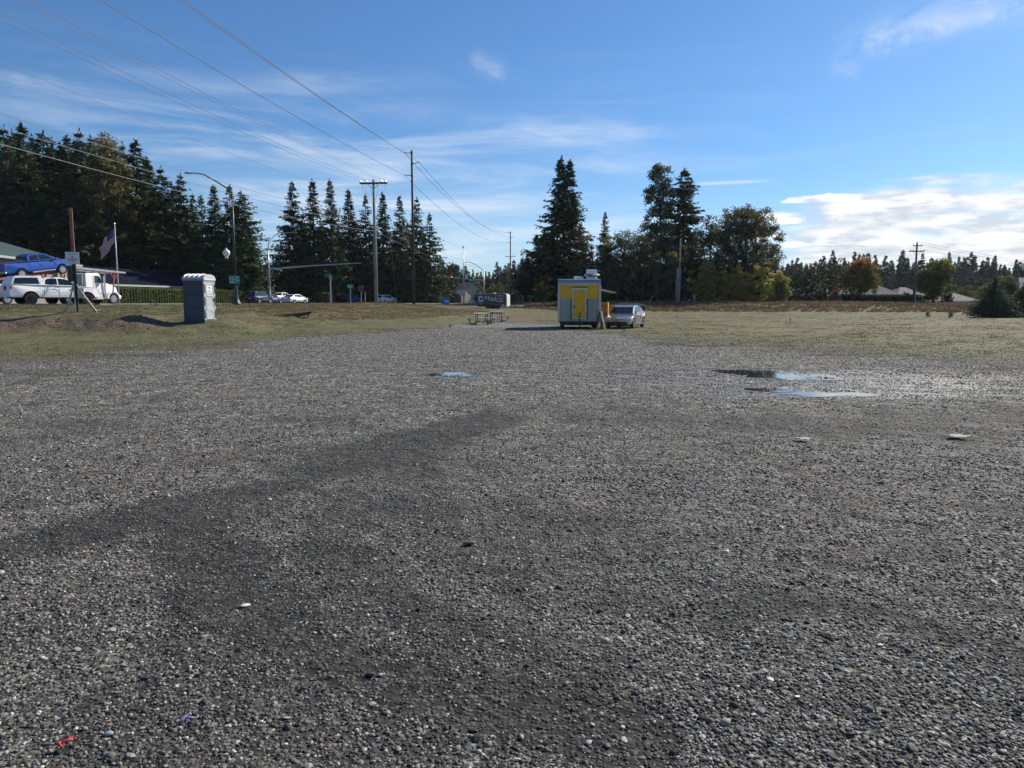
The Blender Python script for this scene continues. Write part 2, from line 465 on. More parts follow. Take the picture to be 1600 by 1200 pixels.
TRACKS = [([(-60, 880), (0, 862), (120, 832), (250, 800), (400, 768), (520, 735), (640, 690), (780, 652)], .34, 1.),
          ([(300, 790), (320, 860), (360, 930), (420, 990), (520, 1035), (640, 1068), (800, 1100), (980, 1150)], .26, 1.),
          ([(720, 690), (600, 738), (520, 790), (500, 840), (540, 900), (650, 960), (780, 1000), (930, 1030)], .22, .7),
          ([(900, 640), (1050, 655), (1200, 668), (1400, 660), (1600, 650)], .7, .55),
          ([(1150, 960), (1300, 940), (1450, 985), (1620, 1040)], .25, .7), ([(800, 905), (900, 940), (1000, 935), (1150, 900), (1350, 870)], .25, .5)]


def fines_at(x, y):
    f = fines_base(x, y); wob = (fbm(x * 1.1, y * 1.3, 91, 4) - .5)
    for pts, w, am in TRACKS:
        q = [gp0(*p) for p in pts]; dm = np.full(x.shape, 1e9)
        for (x0, y0), (x1, y1) in zip(q[:-1], q[1:]):
            L2 = (x1 - x0) ** 2 + (y1 - y0) ** 2; t = np.clip(((x - x0) * (x1 - x0) + (y - y0) * (y1 - y0)) / L2, 0, 1)
            dm = np.minimum(dm, np.hypot(x - x0 - t * (x1 - x0), y - y0 - t * (y1 - y0)))
        ww = w * (.6 + .14 * y)
        f = np.maximum(f, am * np.exp(-(dm / ww + wob * 1.1) ** 4 * 1.1) * (dm < ww * 4) * (.85 + 1.2 * (fbm(x * 2.2 + 9, y * 2.6, 95, 4) - .5)))
    return np.clip(f, 0, 1)


def fines_base(x, y):
    f = fbm(x * .55 + y * .12 + 40, y * .75, 3, 4) * .6 + fbm(x * .16 + y * .05, y * .26, 21, 3) * .4
    f = np.clip((f - .50) * 4.5, 0, 1) * .50
    f = np.maximum(f, np.clip((fbm(x * 1.5, y * 1.9, 131, 4) - .60) * 5, 0, .5))
    for (px, py, rx, ry, am) in FPATCH:
        c = gp0(px, py); k = max(1., c[1] / 6.)
        f = np.maximum(f, .55 * am * np.exp(-(((x - c[0]) / (rx * k ** .5)) ** 2 + ((y - c[1]) / (ry * k)) ** 2) + (fbm(x * 1.3, y * 1.6, 61, 4) - .5) * 3.4))
    return np.clip(f, 0, 1)


def zone_at(x, y):
    th = np.degrees(np.arctan2(x, y)); r = np.hypot(x, y)
    d = np.where(np.abs(th) < 42, y, r * math.cos(R(42)))
    bd = np.interp(th, [g[0] for g in GB], [g[1] for g in GB])
    bd = np.where(np.abs(th) > 70, 60., bd)
    wd = np.where((th > 8), 18., np.where(th < -20, 17., 11.))
    grav = np.clip(.5 - (d - bd) / wd, 0, 1)
    # parking apron under and left of the tables
    z = gza(x, y)
    green = np.clip(1 - np.abs(d - bd - 5) / 18, 0, 1) * .62
    green = np.where(d > 150, .9, green)
    verge = np.clip((z - 1.05) / .15, 0, 1) * (th < -17)
    green = np.maximum(green, verge * .45) * np.where((th > -13) & (th < 4) & (d > 60), .3, 1)
    # bare bank on the left
    bank = np.exp(-((z - .62) / .33) ** 2) * np.clip((-23 - th) / 3, 0, 1) * (np.abs(th) < 60)
    bank2 = np.exp(-((z - .85) / .3) ** 2) * np.clip((th - 2) / 3, 0, 1) * .50
    dirt = np.clip(np.maximum(bank * .85, bank2), 0, 1)
    wet = np.zeros_like(x)
    for (px, py, rx, ry) in ((1200, 590, 5.5, 1.9), (1290, 600, 4, 1.8), (1300, 617, 3.4, .7), (705, 586, 1.3, .6)):
        c = gp0(px, py)
        wet = np.maximum(wet, np.exp(-(((x - c[0]) / rx) ** 2 + ((y - c[1]) / ry) ** 2)))
    return grav, green, dirt, wet


def gp0(px, py):
    a, b = (px - 800) / FPX, (600 - py) / FPX
    d = (a, math.cos(PITCH) + b * math.sin(PITCH), -math.sin(PITCH) + b * math.cos(PITCH)); t = -EYE / d[2]
    return d[0] * t, d[1] * t


def build_ground():
    th = np.concatenate([np.linspace(-180, -44, 60, endpoint=False), np.linspace(-44, 44, 520, endpoint=False), np.linspace(44, 180, 60, endpoint=False)])
    rr = np.concatenate([[.05], np.geomspace(.6, 20, 110), np.geomspace(20.2, 150, 240), np.geomspace(155, 3500, 40)])
    T, RR = np.meshgrid(np.radians(th), rr)
    X, Y = np.sin(T) * RR, np.cos(T) * RR
    Z = gza(X, Y)
    Z = Z + (fbm(X * 2.3, Y * 2.3, 31, 3) - .5) * .03 * (RR < 40)
    Z = np.where(RR > 155, 1.5 - np.clip((RR - 155) / 60, 0, 1) * .15, Z)
    nr, nth = X.shape
    v = np.stack([X, Y, Z], -1).reshape(-1, 3)
    i, j = np.meshgrid(np.arange(nr - 1), np.arange(nth), indexing='ij'); j2 = (j + 1) % nth
    q = np.stack([i * nth + j, i * nth + j2, (i + 1) * nth + j2, (i + 1) * nth + j], -1).reshape(-1, 4)[:, ::-1]
    me = npmesh('ground', v, q, ground_mat())
    g, gr, di, we = zone_at(X.ravel(), Y.ravel())
    a = me.attributes.new('zone', 'FLOAT_COLOR', 'POINT')
    a.data.foreach_set('color', np.stack([g, gr, di, we], 1).astype(np.float32).ravel())
    a = me.attributes.new('fines', 'FLOAT', 'POINT'); a.data.foreach_set('value', fines_at(X.ravel(), Y.ravel()).astype(np.float32))
    me.polygons.foreach_set('use_smooth', [True] * len(me.polygons))
    o = bpy.data.objects.new('ground', me); COL.objects.link(o); tag(o, kind='structure')
    o['label'] = 'grey gravel lot running into dry mown grass and a low earth bank'
    return o


build_ground()

# ---- scattered stuff with geometry nodes
def scatter(name, pts, sc, protos, m, full_rot, label, cat=None, seed=0):
    c = bpy.data.collections.new(name + '_source')
    for p in protos: c.objects.link(p)
    me = bpy.data.meshes.new(name); me.vertices.add(len(pts)); me.vertices.foreach_set('co', np.ascontiguousarray(pts, np.float32).ravel())
    a = me.attributes.new('sc', 'FLOAT', 'POINT'); a.data.foreach_set('value', np.ascontiguousarray(sc, np.float32))
    o = bpy.data.objects.new(name, me); COL.objects.link(o); tag(o, label, None, None, 'stuff')
    ng = bpy.data.node_groups.new(name, 'GeometryNodeTree')
    ng.interface.new_socket('Geometry', in_out='INPUT', socket_type='NodeSocketGeometry')
    ng.interface.new_socket('Geometry', in_out='OUTPUT', socket_type='NodeSocketGeometry')
    N = ng.nodes.new; Lk = ng.links.new
    gi, go, ip, ci = N('NodeGroupInput'), N('NodeGroupOutput'), N('GeometryNodeInstanceOnPoints'), N('GeometryNodeCollectionInfo')
    ci.inputs['Collection'].default_value = c; ci.inputs['Separate Children'].default_value = True; ci.inputs['Reset Children'].default_value = True
    ip.inputs['Pick Instance'].default_value = True
    rv = N('FunctionNodeRandomValue'); rv.data_type = 'FLOAT_VECTOR'; rv.inputs['Seed'].default_value = seed
    k = math.tau if full_rot else 0
    if full_rot: rv.inputs[0].default_value = (-.45, -.45, 0); rv.inputs[1].default_value = (.45, .45, math.tau)
    else: rv.inputs[0].default_value = (-.15, -.15, 0); rv.inputs[1].default_value = (.15, .15, math.tau)
    na = N('GeometryNodeInputNamedAttribute'); na.data_type = 'FLOAT'; na.inputs[0].default_value = 'sc'
    ri = N('FunctionNodeRandomValue'); ri.data_type = 'INT'; ri.inputs['Seed'].default_value = seed + 3
    ri.inputs[4].default_value = 0; ri.inputs[5].default_value = len(protos) - 1
    Lk(gi.outputs[0], ip.inputs['Points']); Lk(ci.outputs[0], ip.inputs['Instance']); Lk(ri.outputs[2], ip.inputs['Instance Index'])
    Lk(rv.outputs[0], ip.inputs['Rotation']); Lk(na.outputs[0], ip.inputs['Scale']); Lk(ip.outputs[0], go.inputs[0])
    md = o.modifiers.new('scatter', 'NODES'); md.node_group = ng
    return o


import bmesh
def stone_mesh(seed, flat=.6, sub=1):
    r_ = random.Random(seed); bm = bmesh.new(); bmesh.ops.create_icosphere(bm, subdivisions=sub, radius=.5)
    sx, sy, sz = r_.uniform(.8, 1.25), r_.uniform(.6, .95), r_.uniform(.38, .70) * flat / .6
    for v in bm.verts:
        k = 1 + r_.uniform(-.24, .20)
        v.co = Vector((v.co.x * sx * k, v.co.y * sy * k, v.co.z * sz * k))
    me = bpy.data.meshes.new('stone'); bm.to_mesh(me); bm.free()
    return me


def stone_mat():
    m = bpy.data.materials.new('gravel stone'); m.use_nodes = True; n_ = m.node_tree; b = n_.nodes['Principled BSDF']
    oi = n_.nodes.new('ShaderNodeObjectInfo'); r_ = S(n_, oi.outputs['Random'])
    cr = n_.nodes.new('ShaderNodeValToRGB'); n_.links.new(r_.sk, cr.inputs[0])
    st = [(0, (.036, .033, .029)), (.26, (.066, .061, .053)), (.48, (.115, .107, .094)), (.66, (.185, .174, .152)), (.80, (.29, .272, .238)), (.88, (.18, .138, .095)), (.94, (.44, .415, .36)), (1, (.62, .58, .50))]
    e = cr.color_ramp.elements; e[0].position = 0; e[0].color = (*st[0][1], 1); e[1].position = 1; e[1].color = (*st[-1][1], 1)
    for p, c in st[1:-1]: q = e.new(p); q.color = (*c, 1)
    g = n_.nodes.new('ShaderNodeNewGeometry'); nn = noise(n_, S(n_, g.outputs['Position']), 180., 4, .6)
    sc_ = n_.nodes.new('ShaderNodeVectorMath'); sc_.operation = 'SCALE'; n_.links.new(cr.outputs[0], sc_.inputs[0]); n_.links.new((nn * .9 + .44).sk, sc_.inputs[3])
    n_.links.new(sc_.outputs[0], b.inputs['Base Color']); b.inputs['Roughness'].default_value = .75; b.inputs['Specular IOR Level'].default_value = .25
    return m


SM = stone_mat()
protos = []
for k in range(8):
    me = stone_mesh(k + 1); me.materials.append(SM)
    me.polygons.foreach_set('use_smooth', [k % 2 == 0] * len(me.polygons))
    protos.append(bpy.data.objects.new('stone', me))


def gravel_points():
    out, ss = [], []
    def ring(d0, d1, n, s0, s1, pw=1.6, clump=.5):
        d = np.sqrt(NR.uniform(d0 ** 2, d1 ** 2, n)); u = NR.uniform(-.92, .92, n)
        x, y = u * d, d
        keep = NR.random(n) < 1 - (.55 + .4 * clump) * fines_at(x, y)
        x, y = x[keep], y[keep]
        s = (s0 + (s1 - s0) * NR.random(len(x)) ** pw) * (1 - .25 * fines_at(x, y))
        g = zone_at(x, y)[0]; k2 = g > .3
        x, y, s = x[k2], y[k2], s[k2]
        z = gza(x, y) + (fbm(x * 2.3, y * 2.3, 31, 3) - .5) * .03
        out.append(np.stack([x, y, z + s * .08], 1)); ss.append(s)
    n = 520000; u_ = NR.random(n); d = (1.236 + u_ * 3.469) ** 2.5; t = NR.uniform(-.92, .92, n); x, y = t * d, d
    keep = NR.random(n) < 1 - .74 * fines_at(x, y); x, y, d = x[keep], y[keep], d[keep]
    s = (.009 + .018 * NR.random(len(x)) ** 1.9) * (1 + .028 * np.clip(d - 3, 0, 30)) * (1 - .25 * fines_at(x, y))
    s *= np.where(NR.random(len(x)) < .03, 1.7, 1.)
    k2 = zone_at(x, y)[0] > NR.uniform(.1, .6, len(x)); x, y, s = x[k2], y[k2], s[k2]
    z = gza(x, y) + (fbm(x * 2.3, y * 2.3, 31, 3) - .5) * .03
    out.append(np.stack([x, y, z + s * .08], 1)); ss.append(s)
    ring(1.8, 9, 1500, .030, .060, 3, .4)
    return np.concatenate(out), np.concatenate(ss)


gp_, gs_ = gravel_points()
scatter('gravel', gp_, gs_, protos, SM, True, 'loose grey gravel stones spread over the lot', seed=1)


# ---- dry grass
def tuft_mesh(seed, nb, h, spread, cols):
    r_ = np.random.default_rng(seed)
    c = np.zeros((nb, 3)); c[:, :2] = r_.normal(0, spread, (nb, 2))
    d = np.stack([r_.normal(0, .45, nb), r_.normal(0, .45, nb), np.ones(nb)], 1)
    L = r_.uniform(.5, 1., nb) * h
    t = np.array(cols)[r_.integers(0, len(cols), nb)] * r_.uniform(.7, 1.2, (nb, 1))
    return leaves('grass_tuft', c, d, L, .028 * h / .2, t, leafmat('grass blade', .3, .4), r_.uniform(-1.5, 1.5, nb))


STRAW = [(.24, .19, .088), (.17, .135, .064), (.13, .105, .05), (.11, .12, .042)]
BROWN = [(.20, .14, .085), (.26, .185, .11), (.13, .09, .06), (.17, .12, .075)]
GREEN = [(.095, .11, .035), (.14, .145, .05), (.09, .10, .035), (.22, .18, .09), (.20, .16, .08)]
def tufts(name, n, dr, thr, hs, cols, label, cond, seed, smin=.6, smax=1.3):
    th = np.radians(NR.uniform(thr[0], thr[1], n)); d = NR.uniform(dr[0], dr[1], n)
    x, y = np.tan(th) * d, d
    k = cond(x, y, th, d, gza(x, y)); x, y = x[k], y[k]
    z = gza(x, y) - .015
    pr = [bpy.data.objects.new('grass_tuft', tuft_mesh(seed + i, 14, hs, .09, cols)) for i in range(4)]
    scatter(name, np.stack([x, y, z], 1), NR.uniform(smin, smax, len(x)) * np.clip(.5 + fbm(x * .4, y * .4, seed, 3), .5, 1.5), pr, None, False, label, seed=seed)


def c_field(x, y, th, d, z):
    g, gr, di, we = zone_at(x, y)
    return (NR.random(len(x)) > g * 1.4 - .1) & (di < .5 + NR.random(len(x)) * .9) & (fbm(x * .5, y * .5, 77, 3) + NR.random(len(x)) * .4 > .62)
tufts('dry_grass', 52000, (22, 118), (-40, 40), .085, STRAW, 'short dry straw coloured grass across the field', c_field, 100)
tufts('verge_grass', 14000, (30, 66), (-42, -12), .11, GREEN, 'greener grass along the top of the bank beside the road', lambda x, y, th, d, z: z > .95, 200)
tufts('green_patch_grass', 9000, (20, 46), (-38, 38), .06, GREEN, 'low green weeds creeping into the gravel edge', lambda x, y, th, d, z: (zone_at(x, y)[1] > .3) & (NR.random(len(x)) > zone_at(x, y)[0]), 300)
tufts('bank_grass', 17000, (92, 124), (1, 40), .38, BROWN, 'tall brown dead grass covering the far earth bank', lambda x, y, th, d, z: (z > .3 + .5 * np.clip((R(6) - th) / R(5), 0, 1)) & (NR.random(len(x)) < .8), 400, .6, 1.3)
tufts('slope_grass', 9000, (46, 86), (-19, -1), .14, STRAW[:3] + BROWN[:2], 'dry straw grass on the slope below the road', lambda x, y, th, d, z: z > .45, 500)

# ---- road
def strip(name, near, far, z, m, label=None):
    v, f = [], []
    for (a, b) in zip(near, far): v += [(a[0], a[1], z), (b[0], b[1], z)]
    f = [(2 * i, 2 * i + 2, 2 * i + 3, 2 * i + 1) for i in range(len(near) - 1)]
    mb = MB().add(v, f); o = mb.build(name, m); tag(o, label, kind='structure'); return o
ASPH = mat('asphalt', (.085, .085, .088), .85, var=.2, vscale=2, bump=.3, bscale=80)
rn = [(-75, 25), (-52, 36), (-36, 46.5), (-29, 52), (-25.5, 66), (-22, 90), (-17, 130), (-8, 200), (8, 340)]
rf = [(-110, 45), (-78, 55), (-62, 66), (-52, 78), (-47, 92), (-42, 110), (-33, 145), (-24, 215), (-8, 345)]
strip('road', rn, rf, 1.455, ASPH, 'grey asphalt road behind the verge')
KERB = mat('kerb concrete', (.20, .20, .19), .85, var=.12, bump=.2)
for k in range(2, len(rf) - 1): pass
mk = MB()
for a, b in zip(rf[:-1], rf[1:]): mk.bar((a[0], a[1], 1.46), (b[0], b[1], 1.46), .15, .14)
tag(mk.build('kerb', KERB), kind='structure')
mk = MB()
for a, b in zip(rn[:-1], rn[1:]): mk.bar((a[0], a[1], 1.45), (b[0], b[1], 1.45), .15, .15)
tag(mk.build('kerb', KERB), kind='structure')
YEL = mat('road paint', (.75, .74, .68), .7)
mk = MB()
for t in range(28):
    y0 = 60 + t * 9.; x0 = np.interp(y0, [p[1] for p in rn], [p[0] for p in rn]) - 9; x1 = np.interp(y0 + 3, [p[1] for p in rn], [p[0] for p in rn]) - 9
    mk.add([(x0, y0, 1.459), (x0 + .12, y0, 1.459), (x1 + .12, y0 + 3, 1.459), (x1, y0 + 3, 1.459)], [(0, 1, 2, 3)])
tag(mk.build('road_marking', YEL), kind='structure')
# cross street behind the far trees of the right
strip('cross_street', [(-8, 205), (60, 190), (200, 175)], [(-7, 217), (62, 202), (204, 187)], 1.56, ASPH, 'side street crossing behind the dark trees')

# ---- low wooded rise far away
def rise():
    v, q = [], []; n = 160
    for i in range(n + 1):
        a = R(-48 + 96 * i / n); d = 620.
        h = 8.5 + 6 * float(fbm(np.array([i * .35]), np.array([2.]), 5, 4)[0]) + 3 * math.sin(i * .07)
        for dd, hh in ((-60, .8), (0, h), (120, .8)): v.append((math.tan(a) * (d + dd), d + dd, hh))
    for i in range(n):
        for j in (0, 1): q.append((i * 3 + j, i * 3 + j + 1, i * 3 + 4 + j, i * 3 + 3 + j))
    o = MB().add(v, q).build('hills', mat('far woods', (.028, .040, .028), 1., var=.5, vscale=.4, bump=.5, bscale=.5), smooth=False); tag(o, 'low dark wooded rise on the horizon', kind='structure')
rise()

# ---- puddles
def water_mat():
    m = bpy.data.materials.new('puddle water'); m.use_nodes = True; b = m.node_tree.nodes['Principled BSDF']
    b.inputs['Base Color'].default_value = (.03, .03, .028, 1); b.inputs['Roughness'].default_value = .03; b.inputs['IOR'].default_value = 1.33
    b.inputs['Specular IOR Level'].default_value = .8
    return m
WAT = water_mat()
def puddle(px, py, rx, ry, label, seed, amp=.35):
    cx, cy = gp0(px, py); r_ = random.Random(seed); n = 72; ph = [r_.uniform(0, 6.3) for _ in range(7)]
    vs = []
    for k in range(n):
        t = math.tau * k / n
        q = 1 + amp * sum(math.sin(t * (i + 2) + ph[i]) / (i + 1.6) for i in range(7)) * .7
        vs.append((cx + rx * q * math.cos(t), cy + ry * q * math.sin(t)))
    zs = gza(np.array([v[0] for v in vs]), np.array([v[1] for v in vs])) + (fbm(np.array([v[0] for v in vs]) * 2.3, np.array([v[1] for v in vs]) * 2.3, 31, 3) - .5) * .03
    z = float(np.percentile(zs, 52)) + .006
    o = MB().add([(a, b, z) for a, b in vs], [tuple(range(n))]).build('puddle', WAT)
    tag(o, label, kind='structure')
puddle(703, 586, .40, .50, 'small narrow blue puddle alone in the middle of the lot', 3, .4)
puddle(1158, 581, .50, .70, 'dark puddle reflecting the trees', 4, .4)
puddle(1238, 587, .95, 1.0, 'pale puddle reflecting the bright sky', 9, .45)
puddle(1205, 609, .55, .30, 'thin shallow puddle below the larger ones', 6, .5)
puddle(1297, 616, .75, .40, 'thin shallow puddle at the lower right of the wet patch', 7, .5)

# ================================================================== trees
LEAF = leafmat('needle foliage', .12, .4)
BROAD = leafmat('broad foliage', .42, .25)
BARK = mat('bark', (.085, .062, .045), .95, var=.35, vscale=9, bump=.6, bscale=14)


def trunk_mesh(H, r, n=9, lean=0.):
    mb = MB(); k = 7
    pts = [(lean * H * (i / k) ** 2, 0, -.3 + (H + .3) * i / k) for i in range(k + 1)]
    mb.tube(pts, [r * (1.15 if i == 0 else 1) * (1 - .93 * i / k) for i in range(k + 1)], n)
    me = bpy.data.meshes.new('trunk'); me.from_pydata(mb.v, [], mb.f); me.materials.append(BARK)
    me.polygons.foreach_set('use_smooth', [True] * len(me.polygons))
    return me


def conifer_crown(seed, H=25., R_=4.4, t0=.05, levels=48, nb=7, step=.42, spray=.95, fill=1., shape=.8, ragged=.25, col=(.046, .066, .028), twin=False):
    r_ = np.random.default_rng(seed)
    C, D, L, W, T = [], [], [], [], []
    tops = [(0, 0, 1.)]
    if twin: tops = [(-.55, 0, 1.), (.75, .3, .985)]
    for (tx, ty, hm) in tops:
        ph = r_.uniform(0, 6.3)
        for i in range(levels):
            t = t0 + (1 - t0) * ((i + r_.uniform(0, .8)) / levels)
            if twin and hm < 1 and t < .55: continue
            z = H * hm * t; zb0 = z
            side = 1 + .16 * math.sin(ph + 5 * t) * (1 if not twin else .6)
            Rt = R_ * ((1 - t) ** shape) * min(1, .55 + t * 4) * side + .14
            if twin and t > .55: Rt *= .8
            n = max(5, int(nb * (.80 + .30 * (1 - t)) + r_.integers(-1, 2)))
            for a in r_.uniform(0, 2 * math.pi, n):
                if r_.random() > fill: continue
                bl = Rt * r_.uniform(1 - ragged * 1.7, 1 + ragged); z = zb0 + r_.normal(0, .012 * H * (1.15 - t))
                droop = r_.uniform(.10, .34) * (1.2 - t) ; upc = r_.uniform(.05, .22)
                k = max(3, int(bl / step * 1.1))
                s = (np.arange(k) + r_.uniform(.2, 1, k)) / k
                if k > 4: s = s[s > .12]
                m_ = len(s)
                x = np.cos(a) * bl * s; y = np.sin(a) * bl * s; zz_ = z - droop * bl * s + upc * bl * s ** 2.2 + (1 - t) * .0
                for off in (-1, 0, 1, -1, 1):
                    aa = a + off * r_.uniform(.35, 1.15, m_)
                    w = r_.uniform(.6, 1.15, m_) * spray * (1.15 - .55 * s) * (.45 + .55 * min(1, bl / 2.2))
                    el_ = r_.uniform(-.95, .15, m_)
                    C.append(np.stack([x + tx, y + ty, zz_ + r_.normal(0, .10, m_)], 1))
                    D.append(np.stack([np.cos(aa) * np.cos(el_), np.sin(aa) * np.cos(el_), np.sin(el_)], 1))
                    L.append(w); W.append(w * r_.uniform(.26, .48, m_))
                    g = r_.uniform(.7, 1.35, (m_, 1)) * r_.uniform(.8, 1.2)
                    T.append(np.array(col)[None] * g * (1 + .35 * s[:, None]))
        # leader
        kk = 10; zl = np.linspace(H * hm * .955, H * hm * 1.0, kk)
        C.append(np.stack([np.full(kk, tx), np.full(kk, ty), zl], 1)); aa = r_.uniform(0, 6.3, kk)
        D.append(np.stack([np.cos(aa) * .4, np.sin(aa) * .4, np.ones(kk)], 1)); L.append(np.full(kk, .7)); W.append(np.full(kk, .2)); T.append(np.tile(col, (kk, 1)))
    C, D, L, W, T = np.concatenate(C), np.concatenate(D), np.concatenate(L), np.concatenate(W), np.concatenate(T)
    roll = r_.uniform(-1.0, 1.0, len(C))
    return leaves('crown', C, D, L, W, T, LEAF, roll)


CON = []
for (sd, kw) in ((1, dict(shape=.84, R_=4.8)), (2, dict(R_=4.4, levels=54, shape=.86)), (3, dict(R_=5.7, shape=.74, ragged=.32, levels=54)), (4, dict(R_=3.9, levels=58, shape=.88, fill=.95)), (5, dict(R_=5.0, fill=.88, ragged=.34, shape=.88)), (6, dict(R_=6.4, t0=.02, shape=.7, levels=60))):
    H = 25.
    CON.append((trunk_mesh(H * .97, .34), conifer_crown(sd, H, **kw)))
FARC = []
for sd in range(5):
    FARC.append((trunk_mesh(24., .35, 5), conifer_crown(40 + sd, 25., 4.8 + .5 * (sd % 3), .04, 34, 6, .9, 1.9, 1., .82, .34, (.030, .046, .030))))


def tree(name, px, Y, top, protos, k, label, cat='tree', group=None, wid=1., H0=25., base=None, rz=None):
    x = ux(px, Y); z = gz(x, Y) if base is None else base
    h = P(px, top, Y).z - z
    e = empty(name, (x, Y, z), rnd.uniform(0, 6.28) if rz is None else rz, label, cat, group)
    s = h / H0; e.scale = (s * wid, s * wid, s)
    tr, cr = protos[k % len(protos)]
    for nm, me in (('trunk', tr), ('crown', cr)):
        o = bpy.data.objects.new(nm, me); COL.objects.link(o); o.parent = e
    return e


# the tall wood on the left
WOOD = [  # px, Y, top, kind, width
    (2, 128, 196, 2, 1.0, 'tall conifer at the left edge of the photo, behind the green roof'),
    (34, 140, 200, 0, 1.0, 'conifer behind the blue pickup, with a blunt crown'),
    (62, 128, 197, 1, 1.05, 'narrow pointed conifer above the blue pickup'),
    (92, 134, 208, 5, .85, 'conifer left of the brown sign post, second point in the wood'),
    (118, 128, 226, 3, 1.1, 'lower narrow conifer right behind the brown sign post'),
    (128, 148, 214, 2, .85, 'broad conifer rising behind the sign post and the flag'),
    (148, 136, 206, 0, .95, 'tall conifer above the flag, highest left of the yellowing tree'),
    (186, 150, 222, 5, .8, 'conifer half hidden behind the yellowing tree'),
    (232, 136, 222, 3, 1.3, 'pointed conifer just right of the yellowing tree'),
    (248, 146, 250, 1, 1.2, 'conifer on the falling edge of the wood, right of the pointed one'),
    (268, 138, 263, 0, 1.0, 'conifer above the long blue roof, fourth from the end of the tall wood'),
    (297, 140, 274, 2, .85, 'rounded dark conifer behind the portable toilet'),
    (327, 142, 306, 4, 1.0, 'small thin conifer between the rounded one and the street light'),
    (347, 138, 291, 3, 1.15, 'thin pointed conifer left of the street light pole'),
    (371, 136, 291, 4, 1.1, 'conifer directly behind the street light pole'),
    (388, 132, 300, 5, .95, 'wide conifer right of the street light pole, last of the wood')]
for (px, Y, top, k, w, lb) in WOOD:
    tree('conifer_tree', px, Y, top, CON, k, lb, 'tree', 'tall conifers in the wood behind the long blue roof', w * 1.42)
for (px, Y, top, k) in ((48, 152, 207, 5), (77, 150, 214, 2), (105, 150, 217, 0), (140, 155, 222, 5), (165, 152, 216, 2), (212, 152, 226, 0), (248, 150, 248, 2), (283, 150, 286, 5), (314, 150, 305, 2), (-40, 150, 200, 0), (20, 160, 240, 5), (80, 160, 238, 2), (160, 165, 250, 5), (210, 165, 262, 2), (260, 160, 300, 5), (310, 160, 335, 5), (350, 158, 345, 2), (-60, 128, 215, 2), (395, 150, 350, 5)):
    tree('conifer_tree', px, Y, top, CON, k, 'dark conifer hidden deep inside the wood, filling the gaps behind the front trees', 'tree', 'conifers filling the back of the wood', 1.1)
ROW = [(466, 150, 285, 2, .95, 'widest conifer of the row, first right of the blue gap of sky'),
       (497, 152, 283, 3, 1.25, 'second conifer of the row behind the traffic signal arm'),
       (524, 150, 283, 1, 1.05, 'third conifer of the row, dense and full'),
       (551, 158, 298, 3, 1.25, 'slim conifer left of the pole with the crossarm'),
       (577, 160, 306, 4, 1.0, 'thin conifer just left of the grey crossarm pole'),
       (603, 158, 303, 3, 1.2, 'conifer just right of the grey crossarm pole'),
       (629, 160, 307, 1, 1.0, 'conifer left of the tallest dark pole'),
       (655, 156, 310, 0, .95, 'conifer right behind the tallest dark pole'),
       (674, 158, 335, 4, 1.15, 'last conifer on the right of the row, with ragged branches against the sky')]
for (px, Y, top, k, w, lb) in ROW:
    tree('conifer_tree', px, Y, top, CON, k, lb, 'tree', 'row of conifers behind the hedge and the traffic signal arm', w * 1.2)
for (px, Y, top, k) in ((480, 172, 345, 5), (510, 172, 350, 5), (560, 176, 345, 5), (590, 176, 355, 2), (640, 176, 350, 5), (665, 180, 365, 2), (620, 190, 360, 2), (535, 190, 350, 2), (440, 175, 400, 5), (690, 190, 400, 5)):
    tree('conifer_tree', px, Y, top, CON, k, 'low dark conifer standing behind the row, between its trunks', 'tree', 'low conifers behind the row', 1.15)
# two big ones in the middle
BIGT = [(trunk_mesh(24.3, .45), conifer_crown(77, 25., 5.2, .03, 60, 9, .42, 1.05, .95, .78, .30, twin=True)),
        (trunk_mesh(24.3, .42), conifer_crown(78, 25., 4.6, .05, 52, 9, .42, 1.0, .95, .66, .26))]
tree('conifer_tree', 880, 131, 247, BIGT, 0, 'tallest conifer in the middle, with a forked top, behind the food trailer', wid=1.25, rz=.1)
tree('conifer_tree', 1062, 132, 265, BIGT, 1, 'tall dark conifer standing close against the poplar', wid=1.4, rz=2.)
tree('conifer_tree', 942, 136, 332, CON, 2, 'small conifer on the right shoulder of the forked one', wid=.9)
tree('conifer_tree', 850, 138, 360, CON, 5, 'low conifer on the left skirt of the forked one', wid=1.3)
tree('conifer_tree', 905, 140, 350, CON, 2, 'conifer hidden behind the forked one on its right', wid=1.3)


